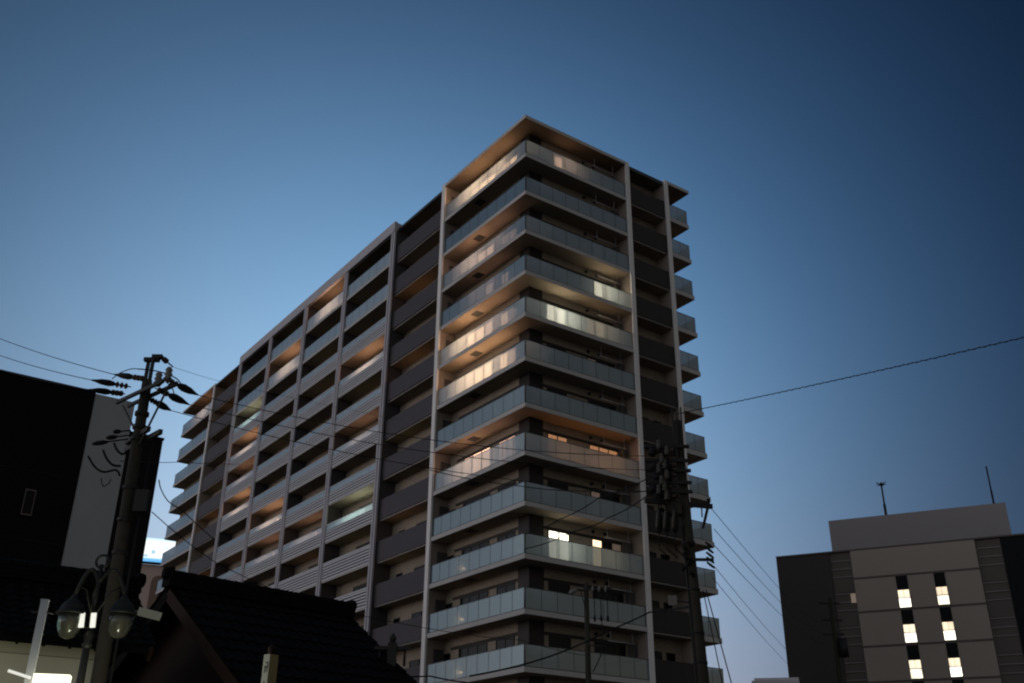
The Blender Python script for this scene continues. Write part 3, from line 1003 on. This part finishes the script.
# snow guard bar and fittings at the right house's eave
b = MB()
p0 = ptr(392, 655, 25)
b.box((-.10, -.1, -.3), (.10, .1, .28), M['steel'])
b.box((-.42, -.06, .12), (.42, .06, .2), M['steel'])
b.tube([(-.3, 0, .16), (-.3, 0, -.25)], .03, M['steel'])
b.tube([(.3, 0, .16), (.3, 0, -.25)], .03, M['steel'])
b.lathe((.0, 0, .28), (.0, 0, .5), [(0, .05), (.5, .09), (1, .02)], M['steel'])
tag(b.build('roof_bracket', None, p0), 'dark metal bracket standing at the right end of the tiled roof', 'bracket')

# ------------------------------------------------------------------ strain insulator with dark conductor cover
def strain(b, p, q, cover=True, rad=.085):
    """from the arm at p to the wire at q: porcelain string, then a dark cover"""
    p, q = Vector(p), Vector(q)
    m1 = p.lerp(q, .38)
    b.tube([p, m1], .012, M['steel'])
    for i in range(3):
        a = p.lerp(q, .08 + i * .11)
        b.lathe(a, a + (q - p).normalized() * .07, [(0, .02), (.3, .055), (.7, .055), (1, .02)], M['brownpor'], 10)
    if cover:
        b.lathe(m1, q, [(0, .02), (.12, rad * .75), (.3, rad), (.6, rad * .85), (.85, rad * .4), (1, .014)], M['rubber'], 12)
    else:
        b.tube([m1, q], .014, M['steel'])

def wire(name, lab, pts, r_=.014, sag=0.0, n=24, group=None, mm='rubber', cat='cable', twist=False):
    P = []
    for i in range(len(pts) - 1):
        a, c_ = Vector(pts[i]), Vector(pts[i + 1])
        for j in range(n + (i == len(pts) - 2)):
            t_ = j / n
            pz = a.lerp(c_, t_)
            pz.z -= sag * 4 * t_ * (1 - t_)
            P.append(pz)
    b = MB()
    b.tube(P, r_, M[mm])
    if twist:
        Q = []
        NN = 900
        for j in range(NN):
            f_ = j / (NN - 1) * (len(P) - 1)
            i = min(int(f_), len(P) - 2)
            pz = P[i].lerp(P[i + 1], f_ - i)
            d = (P[i + 1] - P[i]).normalized()
            a_ = d.cross(Vector((0, 0, 1))).normalized()
            b_ = d.cross(a_)
            g = j * .35
            Q.append(pz + (a_ * math.cos(g) + b_ * math.sin(g)) * r_ * 1.6)
        b.tube(Q, r_ * .7, M[mm], 5)
    return tag(b.build(name), lab, cat, group)

# ------------------------------------------------------------------ left utility pole
RP = 19.0
top, bot = ptr(146.5, 378, RP), ptr(105 + 12, 683, RP)
px_, py_ = ptr(110, 640, RP).xy
pl = empty('utility_pole', 'concrete utility pole with crossarms and dark insulators, at the left', 'utility pole', (px_, py_, 0))
ztop = ptr(146, 379, RP).z
LEAN = ptr(146.5, 378, RP).x - px_
def ax(z): return Vector((LEAN * z / ztop, 0, 0))
b = MB()
b.lathe((0, 0, 0), (LEAN, 0, ztop), [(0, .150), (.5, .125), (1, .092)], M['pole'], 20)
b.build('shaft', pl)
def loc(v): return Vector(v) - Vector((px_, py_, 0))
zarm = ztop - .28
e0, e1 = ptz(125, 394.5, zarm), ptz(163.5, 376.5, zarm)
cen = Vector((px_, py_, zarm)) + ax(zarm)
ad = (e1 - e0)
ad.z = 0
b = MB()
adn = ad.normalized()
sd_ = Vector((-adn.y, adn.x, 0))
for sgn in (1, -1):
    b.beam(loc(cen - adn * .82 + sd_ * .12 * sgn), loc(cen + adn * .82 + sd_ * .12 * sgn), .05, .07, M['steel'])
b.build('crossarm', pl)
b = MB()
OX = LEAN
for x in (-1, 1):
    b.beam((adn * .055 * x * 1.6).to_tuple(), (adn * .055 * x * 1.6 + Vector((0, 0, ztop + .62))).to_tuple(), .055, .055, M['steel']) if False else b.box((OX - .028 + adn.x * .085 * x, -.028 + adn.y * .085 * x, ztop - .35), (OX + .028 + adn.x * .085 * x, .028 + adn.y * .085 * x, ztop + .46), M['steel'])
b.box((OX - .13, -.05, ztop + .40), (OX + .16, .05, ztop + .47), M['steel'])
b.box((OX + .02, -.06, ztop + .46), (OX + .22, .06, ztop + .53), M['steel'])
b.build('top_extension', pl)
# braces
b = MB()
b.beam(loc(cen + adn * .85 + Vector((0, 0, -.03))), (ax(zarm) + adn * .09 + Vector((0, 0, zarm - 1.1))), .03, .03, M['steel'])
b.beam(loc(cen - adn * .80 + Vector((0, 0, -.03))), (ax(zarm) - adn * .09 + Vector((0, 0, zarm - .75))), .03, .03, M['steel'])
b.build('brace', pl)
b = MB()
for t_ in (.42, .78):
    for rr in (0.0,):
        pp = loc(cen + adn * .95 * t_)
        b.lathe(pp + Vector((0, 0, .05)), pp + Vector((0, 0, .34)), [(0, .05), (.2, .085), (.35, .05), (.5, .08), (.65, .05), (.8, .07), (1, .035)], M['porcelain'], 10)
b.build('pin_insulator', pl)
for z_ in (zarm - .45, zarm - .72, zarm - .95, zarm - 1.9, zarm - 2.5, zarm - 3.1):
    b = MB()
    b.lathe(ax(z_) + Vector((0, 0, z_)), ax(z_) + Vector((0, 0, z_ + .07)), [(0, .132), (1, .132)], M['steel'], 14)
    b.build('pole_band', pl)
# strain strings.  left going and right going
leftw = [((146, 379), (114.5, 374.5), (-40, 322)), ((131, 387), (91.5, 380), (-40, 340)), ((125, 394), (89, 389.5), (-40, 356))]
rightw = [((164, 378), (198, 395)), ((155, 388), (189, 404.5)), ((146, 397), (171, 410.5))]
wl = []
for i, (a, e, _) in enumerate(leftw):
    b = MB()
    A_ = ptz(a[0], a[1], zarm)
    E_ = ptr(e[0], e[1], RP - .2 - .1 * i)
    strain(b, loc(A_), loc(E_), True, .062)
    b.build('strain_insulator', pl)
    wl.append(E_)
wr = []
for i, (a, e) in enumerate(rightw):
    b = MB()
    A_ = ptz(a[0], a[1], zarm)
    E_ = ptr(e[0], e[1], RP + .15 - .5 * (i == 0))
    strain(b, loc(A_), loc(E_), True, .075)
    b.build('strain_insulator', pl)
    wr.append(E_)
b = MB()
A_ = Vector((OX + .2, 0, ztop + .49))
E_ = loc(ptr(173, 367, RP))
strain(b, A_, E_, False)
b.build('strain_insulator', pl)
topw = ptr(173, 367, RP)
# lower communication arms
zlow = ptr(137, 432, RP).z
b = MB()
for (xa, ya), (xb, yb), zz in (((137, 436), (149, 428.5), zlow - .02), ((142, 441.5), (161, 431.5), zlow - .12)):
    A_, B_ = ptz(xa, ya, zz), ptz(xb, yb, zz)
    b.beam(loc(A_ - (B_ - A_) * .9), loc(B_), .07, .09, M['steel'])
b.build('lower_crossarm', pl)
b = MB()
for (xa, ya), (xb, yb) in (((131, 430.5), (113, 432)), ((131, 435), (106, 438)), ((128, 439), (92, 444))):
    A_, B_ = loc(ptr(xa, ya, RP - .1)), loc(ptr(xb, yb, RP - .1))
    b.tube([A_, B_], .014, M['rubber'])
    b.lathe(A_.lerp(B_, .55), B_, [(0, .02), (.3, .045), (.7, .045), (1, .02)], M['rubber'], 8)
b.build('cable_closure', pl)
b = MB()
def loop(pts_px, r_, rad):
    pts = [loc(ptr(x, y, r_)) for x, y in pts_px]
    out = []
    for i in range(len(pts) - 1):
        p0, p1, p2, p3 = pts[max(i - 1, 0)], pts[i], pts[i + 1], pts[min(i + 2, len(pts) - 1)]
        for j in range(6):
            t_ = j / 6
            out.append(0.5 * ((2 * p1) + (p2 - p0) * t_ + (2 * p0 - 5 * p1 + 4 * p2 - p3) * t_ * t_ + (3 * p1 - p0 - 3 * p2 + p3) * t_ ** 3))
    out.append(pts[-1])
    b.tube(out, rad, M['rubber'])
loop([(114, 443), (117, 450), (122, 454), (126, 453)], RP - .15, .022)
loop([(103, 450), (107, 459), (113, 465), (121, 466)], RP - .15, .022)
loop([(88, 456), (95, 467), (104, 472), (116, 470), (120, 476)], RP - .15, .020)
loop([(101, 478), (103, 486), (108, 484), (111, 479)], RP - .15, .010)
loop([(138, 369), (150, 370), (164, 373), (177, 379), (184, 389)], RP - .25, .012)
loop([(164, 380), (172, 388), (175, 397)], RP - .2, .011)
loop([(112, 379), (120, 373), (131, 369), (139, 369)], RP - .2, .009)
b.build('jumper_cable', pl)
b = MB()
b.box((.06, -.20, zlow - 1.55), (.30, -.06, zlow - 1.15), M['steel'])
b.tube([(.14, -.03, zlow - 6), (.15, -.03, zlow - .2)], .025, M['rubber'])
b.build('conduit', pl)
b = MB()
A_, B_ = loc(ptr(138, 611, RP - .4)), loc(ptr(161, 617, RP - .4))
b.beam(A_, B_, .03, .14, M['signwhite'])
o = b.build('sign_plate', pl)
MB().beam(A_ + Vector((0, .03, .0)), (0, 0, A_.z + .05), .03, .03, M['steel']).build('plate_bracket', o)

# ------------------------------------------------------------------ right utility pole
RQ = 22.0
pq_ = ptr(709, 683, RQ).xy
pr = empty('utility_pole', 'concrete utility pole crowded with insulators and cutouts in front of the right pilaster', 'utility pole', (pq_.x, pq_.y, 0))
def locq(v): return Vector(v) - Vector((pq_.x, pq_.y, 0))
ztq = ptr(679, 422, RQ).z
b = MB()
LQ = ptr(676, 425, RQ).x - pq_.x
b.lathe((0, 0, 0), (LQ, 0, ztq), [(0, .155), (.5, .14), (1, .105)], M['pole'], 20)
b.build('shaft', pr)
b = MB()
for x in (-.10, .0, .10):
    b.tube([(LQ + x, -.12, ztq - .9), (LQ + x, -.12, ztq + (.30 if x else .2))], .018, M['steel'])
b.build('top_extension', pr)
wq = []
rowsq = [(452, (651, 664)), (466, (653, 667)), (476, (656, 668)), (488, (652, 664)), (497, (655, 667))]
for i, (yy, xs) in enumerate(rowsq):
    b = MB()
    zc_ = ptr(678, yy - 2, RQ).z
    b.beam((LQ - .80, -.18, zc_), (LQ + .22, -.18, zc_), .06, .07, M['steel'])
    b.build('crossarm', pr)
    for j, xx in enumerate(xs):
        b = MB()
        E_ = locq(ptr(xx - 4, yy + 1, RQ - .35))
        A_ = locq(ptr(xx + 10, yy - 1, RQ - .25))
        strain(b, A_, E_, True, .12)
        b.build('strain_insulator', pr)
        if j == 0:
            wq.append(ptr(xx - 4, yy + 1, RQ - .35))
    b = MB()
    for xx, yo in ((659 + 3 * (i % 2), -3), (667 - 2 * (i % 2), 3)):
        A_ = locq(ptr(xx, yy + yo, RQ - .45))
        b.lathe(A_, A_ + Vector((0, 0, .22)), [(0, .03), (.15, .07), (.3, .035), (.5, .065), (.65, .035), (.85, .055), (1, .02)], M['dullpor'], 10)
        b.tube([A_, A_ + Vector((.05, .1, -.28)), A_ + Vector((.25, .2, -.36))], .014, M['rubber'])
    b.build('pin_insulator', pr)
# main lower arm with braces and fuse cutouts
zm = ptr(690, 505, RQ).z
eR = locq(ptz(712, 506.5, zm))
eL = locq(ptz(645, 500.5, zm))
b = MB()
b.beam(eL, eR, .08, .10, M['steel'])
b.build('crossarm', pr)
b = MB()
b.beam(eR.lerp(eL, .06), (.10, -.1, zm - .55), .045, .045, M['steel'])
b.beam(eR.lerp(eL, .16), (.10, -.1, zm - .30), .03, .03, M['steel'])
b.beam(eR.lerp(eL, .05) + Vector((0, 0, .02)), eR.lerp(eL, .05) + Vector((0, -.02, .17)), .06, .06, M['rubber'])
b.build('brace', pr)
for xx in (659, 666.5, 675):
    b = MB()
    A_ = locq(ptr(xx, 513.5, RQ - .3))
    b.lathe(A_ + Vector((-.02, 0, -.42)), A_ + Vector((.02, 0, .02)), [(0, .03), (.1, .065), (.45, .07), (.8, .06), (1, .03)], M['rubber'], 12)
    b.lathe(A_ + Vector((-.08, -.07, -.36)), A_ + Vector((-.03, -.07, .05)), [(0, .02), (.15, .032), (.5, .035), (.85, .032), (1, .02)], M['dullpor'], 10)
    b.tube([A_ + Vector((0, 0, -.42)), A_ + Vector((-.06, 0, -.60)), A_ + Vector((-.02, 0, -.8)), A_ + Vector((.2, .1, -.95))], .013, M['rubber'])
    b.tube([A_, A_ + Vector((0, 0, .2))], .02, M['steel'])
    b.build('fuse_cutout', pr)
b = MB()
A_ = locq(ptr(674, 509, RQ - .2))
b.box((A_.x - .16, A_.y - .1, A_.z - .14), (A_.x + .16, A_.y + .1, A_.z + .12), M['pole'])
b.build('junction_box', pr)
b = MB()
for i in range(7):
    a_ = i * .9
    z_ = ptr(690, 548 + i * 5, RQ).z
    b.lathe((-.16 - .12 * (i % 3), -.16, z_), (-.30 - .10 * (i % 2), -.22, z_ + .10), [(0, .03), (.3, .05), (.7, .05), (1, .02)], M['rubber'], 8)
for i in range(5):
    z_ = ptr(700, 546 + i * 5, RQ).z
    b.lathe((.13, -.1, z_ + .06), (.27, -.16, z_ - .08), [(0, .02), (.5, .03), (1, .02)], M['rubber'], 8)
b.beam((-.28, -.18, ptr(690, 562, RQ).z), (.26, -.18, ptr(690, 562, RQ).z), .05, .06, M['steel'])
b.build('cable_closure', pr)
b = MB()
for z_ in (zm - .9, zm - 1.9, zm - 2.8, zm - 3.4):
    b.lathe((LQ * z_ / ztq, 0, z_), (LQ * z_ / ztq, 0, z_ + .06), [(0, .15), (1, .15)], M['steel'], 14)
b.tube([(-.15, -.08, zm - 7.5), (-.15 + LQ * .6, -.08, zm - .5)], .022, M['rubber'])
b.build('pole_band', pr)
b = MB()
A_ = locq(ptr(673, 600.5, RQ - .2))
b.box((A_.x - .10, A_.y - .02, A_.z - .10), (A_.x + .08, A_.y + .02, A_.z + .10), M['porcelain'])
b.tube([A_, (-.14, -.05, A_.z - .05)], .016, M['steel'])
b.build('pole_plate', pr)

# ------------------------------------------------------------------ slender pole with a street light before the building
RS = 38.0
ps_ = (ptr(587, 600, RS).xy + ptr(588, 683, RS).xy) / 2
psl = empty('slim_pole', 'slender concrete pole carrying a street light and cutouts before the apartment corner', 'utility pole', (ps_.x, ps_.y, 0))
def locs(v): return Vector(v) - Vector((ps_.x, ps_.y, 0))
zts = ptr(587, 583, RS).z
b = MB()
b.lathe((0, 0, 0), (0, 0, zts), [(0, .135), (.5, .115), (1, .085)], M['pole'], 16)
b.build('shaft', psl)
b = MB()
lh = locs(ptr(573, 591, RS - .3))
b.tube([(0, 0, lh.z + .06), lh + Vector((.15, 0, .05))], .03, M['steel'])
b.tube([(0, 0, lh.z - .75), lh + Vector((.28, 0, 0))], .018, M['steel'])
b.build('lamp_arm', psl)
b = MB()
b.lathe(lh + Vector((-.16, -.06, -.10)), lh + Vector((.16, 0, .06)), [(0, .03), (.25, .09), (.7, .08), (1, .03)], M['porcelain'], 12)
b.build('lamp_head', psl)
for x0 in (594, 600.5, 607):
    b = MB()
    A_ = locs(ptr(x0, 590, RS - .2))
    b.lathe(A_ + Vector((0, 0, -.34)), A_, [(0, .03), (.2, .05), (.6, .055), (1, .03)], M['rubber'], 10)
    b.lathe(A_ + Vector((-.07, -.1, -.1)), A_ + Vector((-.05, -.1, .14)), [(0, .02), (.5, .05), (1, .02)], M['porcelain'], 8)
    b.tube([A_ + Vector((0, 0, -.38)), A_ + Vector((.0, 0, -.9)), A_ + Vector((-.05, 0, -1.05))], .018, M['rubber'])
    b.lathe(A_ + Vector((0, 0, -1.15)), A_ + Vector((0, 0, -.9)), [(0, .03), (.5, .05), (1, .02)], M['rubber'], 8)
    b.build('fuse_cutout', psl)
b = MB()
A_, B_ = locs(ptr(587, 590, RS)), locs(ptr(612, 593, RS - .2))
b.beam((0, -.12, A_.z), (B_.x, B_.y, A_.z), .07, .07, M['steel'])
b.build('crossarm', psl)
b = MB()
A_ = locs(ptr(588, 646, RS))
b.beam((0, -.1, A_.z), (.62, -.2, A_.z - .02), .05, .05, M['steel'])
b.build('crossarm', psl)
b = MB()
A_ = [locs(ptr(x, y, RS - .2)) for x, y in ((602, 623), (602, 645), (601, 655), (597, 664), (593, 672))]
b.tube(A_, .022, M['rubber'])
b.build('down_lead', psl)

# ------------------------------------------------------------------ far pole in front of the hotel
RF = 78.0
pf = ptr(835, 640, RF)
pfo = empty('distant_pole', 'distant dark utility pole silhouetted against the dark wing of the hotel', 'utility pole', (pf.x, pf.y, 0))
zf = ptr(831, 598, RF).z
MB().lathe((0, 0, 0), (0, 0, zf), [(0, .22), (1, .15)], M['pole'], 12).build('shaft', pfo)
b = MB()
for dz in (.4, 1.6, 2.6):
    b.beam((-.9, 0, zf - dz), (.7, 0, zf - dz), .1, .12, M['steel'])
b.build('crossarm', pfo)
b = MB()
b.lathe((.45, -.2, zf - 4.2), (.45, -.2, zf - 2.9), [(0, .35), (1, .35)], M['steel'], 12)
b.build('transformer', pfo)

# ------------------------------------------------------------------ cables
GL_ = 'power lines leaving the left pole'
for i, ((a, e, f_), nm) in enumerate(zip(leftw, ('topmost of the three thin wires leaving the left pole towards the left edge', 'middle of the three thin wires leaving the left pole towards the left edge', 'lowest of the three thin wires leaving the left pole above the black building'))):
    wire('power_line', nm, [wl[i], ptr(f_[0], f_[1], 24 + i)], .008, .08, group=GL_)
ends = [ptr(655, 456, RQ - .35), ptr(655, 470, RQ - .35), ptr(656, 492, RQ - .35)]
for i, nm in enumerate(('upper of three long wires crossing the apartment balconies between the two poles', 'middle of three long wires crossing the apartment balconies between the two poles', 'lowest of three long wires crossing the apartment balconies between the two poles')):
    wire('power_line', nm, [wr[i], ends[i]], .0075, .30, group='wires across the apartment front')
wire('ground_wire', 'hair thin wire from the top of the left pole against the sky', [topw, ptr(235, 385, RP + 6), ptr(400, 420, RP + 14)], .004, .02)
wire('messenger_cable', 'thick twisted cable running from the right pole up across the open sky', [ptr(676, 414, RQ), ptr(1060, 329, 15.5)], .007, .03, twist=True)
for i, ((x0, y0), (x1, y1), nm) in enumerate((((711, 508), (800, 610), 'upper of three wires sloping from the lower crossarm to the hotel'), ((714, 529), (800, 621), 'middle of three wires sloping from the lower crossarm to the hotel'), ((714, 545), (800, 632), 'lowest of three wires sloping from the lower crossarm to the hotel'))):
    wire('power_line', nm, [ptr(x0, y0, RQ), ptr(x1, y1, 60), ptr(832, y1 + 16, RF)], .008, .1, group='wires towards the hotel')
for (x0, y0), (x1, y1), nm in (((714, 566), (792, 655), 'faint upper phone wire with a joint below the three sloping wires'), ((713, 578), (792, 668), 'faint lower phone wire below the three sloping wires')):
    wire('phone_line', nm, [ptr(x0, y0, RQ), ptr(x1, y1, 55)], .007, .1, group='phone wires towards the hotel')
for x0, y0, x1, y1, nm in ((703, 590, 724, 690, 'left of two steep guy wires at the foot of the right pole'), (706, 590, 736, 700, 'right of two steep guy wires at the foot of the right pole')):
    a_ = ptr(x0, y0, RQ)
    e_ = ptr(x1, y1, RQ - .5)
    wire('guy_wire', nm, [a_, e_, e_ + (e_ - a_) * 1.4], .012, 0, group='guy wires of the right pole')
wire('service_cable', 'thick black cable rising past the slim pole to the right pilaster', [ptr(470, 676, 30), ptr(525, 664, 32), ptr(567, 650, 34), ptr(610, 630, 35), ptr(650, 612, 35), ptr(668, 609.5, 34), ptr(700, 604, RQ)], .028, .02)
wire('service_cable', 'black cable sagging across the lower left balconies of the corner', [ptr(390, 676, 30), ptr(430, 676, 30), ptr(470, 683, 30), ptr(560, 702, 29)], .022, .02)
wire('phone_line', 'thin wire slanting over the lower slatted balconies to the corner balcony', [ptr(152, 512, RP), ptr(215, 562, 26), ptr(300, 600, 27), ptr(420, 627, 28), ptr(520, 640, 30), ptr(588, 656, RS)], .009, .04)
wire('phone_line', 'thin line rising over the corner balconies towards the right pole', [ptr(524, 534, 27), ptr(560, 519, 25), ptr(600, 497, 24), ptr(652, 476, RQ)], .013, .05)
wire('phone_line', 'second thin line rising over the corner balconies to the fuse cutouts', [ptr(524, 549, 27), ptr(575, 531, 25), ptr(610, 517, 24), ptr(652, 492, RQ)], .013, .05)
wire('phone_line', 'thin line crossing behind the slim pole to the right pilaster', [ptr(430, 470, 26), ptr(520, 486, 25), ptr(600, 491, 24), ptr(653, 490, RQ)], .012, .05)
wire('drop_cable', 'thin cable hanging from the edge of the stair tower down past the end balconies', [ptr(159, 480, 20), ptr(161, 489, 21), ptr(168, 501, 22), ptr(180, 508, 23), ptr(215, 540, 26)], .012, .02)
wire('phone_line', 'faint level wire between the stair tower and the end balconies', [ptr(120, 461, RP), ptr(180, 462, 25), ptr(240, 464, 30)], .008, .02)

# ------------------------------------------------------------------ twin globe street lamp
RLm = 17.0
pm = (ptr(88, 640, RLm).xy + ptr(80, 683, RLm).xy) / 2
sl = empty('street_lamp', 'dark lamp post with twin acorn globes and two small white tubes', 'street lamp', (pm.x, pm.y, 0))
def locm(v): return Vector(v) - Vector((pm.x, pm.y, 0))
zlp = ptr(88, 630, RLm).z
b = MB()
b.lathe((0, 0, 0), (0, 0, zlp), [(0, .13), (.08, .10), (.1, .07), (.75, .062), (1, .050)], M['lampmetal'], 14)
b.lathe((0, 0, zlp - .28), (0, 0, zlp), [(0, .05), (.2, .085), (.35, .055), (.7, .08), (1, .05)], M['lampmetal'], 14)
b.tube([(0, 0, zlp), (.0, 0, zlp + 1.0)], .035, M['lampmetal'])
b.build('post', sl)
b = MB()
gt = []
for sgn, (gx, gy) in ((-1, (71.5, 613)), (1, (122, 613))):
    G = locm(ptr(gx, gy, RLm))
    gt.append(G)
    pts = []
    for i in range(13):
        t_ = i / 12
        a_ = math.pi * t_
        x = G.x * t_
        pts.append((x, G.y * t_, zlp + .72 + math.sin(a_) * .30 * 1.0 + (G.z + .26 - zlp - .72) * t_))
    b.tube(pts, .030, M['lampmetal'], 8)
    b.tube([(0, 0, zlp + .15), (G.x * .5, G.y * .5, zlp + .60), (G.x * .85, G.y * .85, G.z + .40)], .016, M['lampmetal'])
ring = [(math.cos(i * .3927) * .10, 0, zlp + 1.05 + math.sin(i * .3927) * .10) for i in range(17)]
b.tube(ring, .022, M['lampmetal'], 8)
b.build('scroll_arm', sl)
for G in gt:
    b = MB()
    b.lathe(G + Vector((0, 0, -.02)), G + Vector((0, 0, .29)), [(0, .225), (.06, .23), (.12, .19), (.35, .17), (.55, .13), (.75, .06), (.85, .05), (1, .02)], M['lampmetal'], 20)
    cap = b.build('lamp_cap', sl)
    b = MB()
    b.lathe(G + Vector((0, 0, -.38)), G + Vector((0, 0, -.02)), [(0, .04), (.08, .10), (.3, .15), (.6, .18), (1, .185)], M['globe'], 20)
    o = b.build('globe', sl)
    b = MB()
    b.lathe(G + Vector((0, 0, -.30)), G + Vector((0, 0, -.05)), [(0, .03), (.4, .06), (.7, .05), (1, .04)], M['porcelain'], 12)
    b.build('bulb', o)
for gx in (82.5, 94):
    A_ = locm(ptr(gx, 613, RLm - .12))
    B_ = locm(ptr(gx - 1.6, 627.5, RLm - .12))
    b = MB()
    b.beam(A_, B_, .075, .03, M['e_tube'], (0, 1, 0))
    o = b.build('tube_light', sl)
    MB().beam(B_ + Vector((0, .03, .02)), (0, 0, zlp + .02), .02, .02, M['steel']).build('tube_bracket', o)
b = MB()
A_ = [locm(ptr(x, y, RLm - .1)) for x, y in ((97, 585), (93, 595), (91, 610), (89.5, 625), (87, 634))]
b.tube(A_, .012, M['pole'])
b.build('cable', sl)

# ------------------------------------------------------------------ white square post and lit sign box
RW = 14.0
pw = ptr(36, 645, RW)
wp = empty('white_post', 'white square steel post standing before the cream wall, bottom left', 'post', (pw.x, pw.y, 0), R(18))
zw = ptr(44.5, 601, RW).z
MB().box((-.045, -.045, 0), (.045, .045, zw), M['white']).build('shaft', wp)
MB().box((-.05, -.05, zw + .001), (.05, .05, zw + .015), M['white']).build('cap', wp)
b = MB()
b.tube([(-.13, 0, zw - .14), (.13, 0, zw - .14)], .012, M['steel'])
b.build('bolt', wp)
sg = ptr(53, 675, RW - .3)
sgn_ = empty('lit_sign', 'glowing white sign box at the foot of the white post, cut by the bottom edge', 'sign', (sg.x, sg.y, sg.z - 1.0), R(15))
MB().box((-.20, -.09, 0), (.20, .09, 1.0), M['e_sign']).build('panel', sgn_)
b = MB()
b.box((-.22, -.10, -.05), (.22, .10, -.003), M['white'])
b.box((-.05, -.05, -(sg.z - 1.0)), (.05, .05, -.052), M['white'])
b.build('frame', sgn_)
A_ = ptr(8, 670.5, RW - .3)
B_ = ptr(31, 678, RW - .3)
b = MB()
b.beam((0, 0, 0), B_ - A_, .035, .03, M['e_tube'])
tag(b.build('tube_lamp', None, A_), 'pale glowing tube lamp reaching from the left to the white post', 'lamp')
ld = bpy.data.lights.new('wall_fill_light', 'POINT')
ld.energy = 140
ld.color = (1.0, 0.96, 0.72)
ld.shadow_soft_size = .3
lo = bpy.data.objects.new('wall_fill_light', ld)
col.objects.link(lo)
lo.location = (sg.x - .25, sg.y + 1.9, sg.z - .45)  # added light behind the sign, brightens the cream wall

# ------------------------------------------------------------------ vertical board sign with brush lettering
RG = 15.0
pg = ptr(270, 669, RG)
ztg = ptr(272.5, 655, RG).z
vsn = empty('pole_sign', 'narrow white board sign with black lettering before the tiled house', 'sign', (pg.x, pg.y, 0), R(52))
b = MB()
b.box((-.075, -.065, .9), (.075, .065, ztg), M['signyellow'])
b.build('board', vsn)
b = MB()
b.box((-.079, -.065, .9), (-.0755, .065, ztg), M['signwhite'])
b.build('face', vsn)
b = MB()
b.lathe((0, 0, 0), (0, 0, .9), [(0, .05), (1, .05)], M['steel'], 10)
b.lathe((.0, 0, ztg), (.0, 0, ztg + .14), [(0, .05), (.6, .06), (1, .03)], M['redwall'], 10)
b.build('pole', vsn)
b = MB()
random.seed(3)
for ci in range(5):
    zc_ = ztg - .20 - ci * .27
    for k in range(6):
        y_, z_ = random.uniform(-.05, .015), zc_ + random.uniform(-.09, .08)
        if k % 2:
            b.box((-.082, y_, z_), (-.0795, y_ + random.uniform(.03, .05), z_ + .018), M['ink'])
        else:
            b.box((-.0825, y_, z_ - .04), (-.0798, y_ + .018, z_ + random.uniform(.03, .07)), M['ink'])
b.build('lettering', vsn)
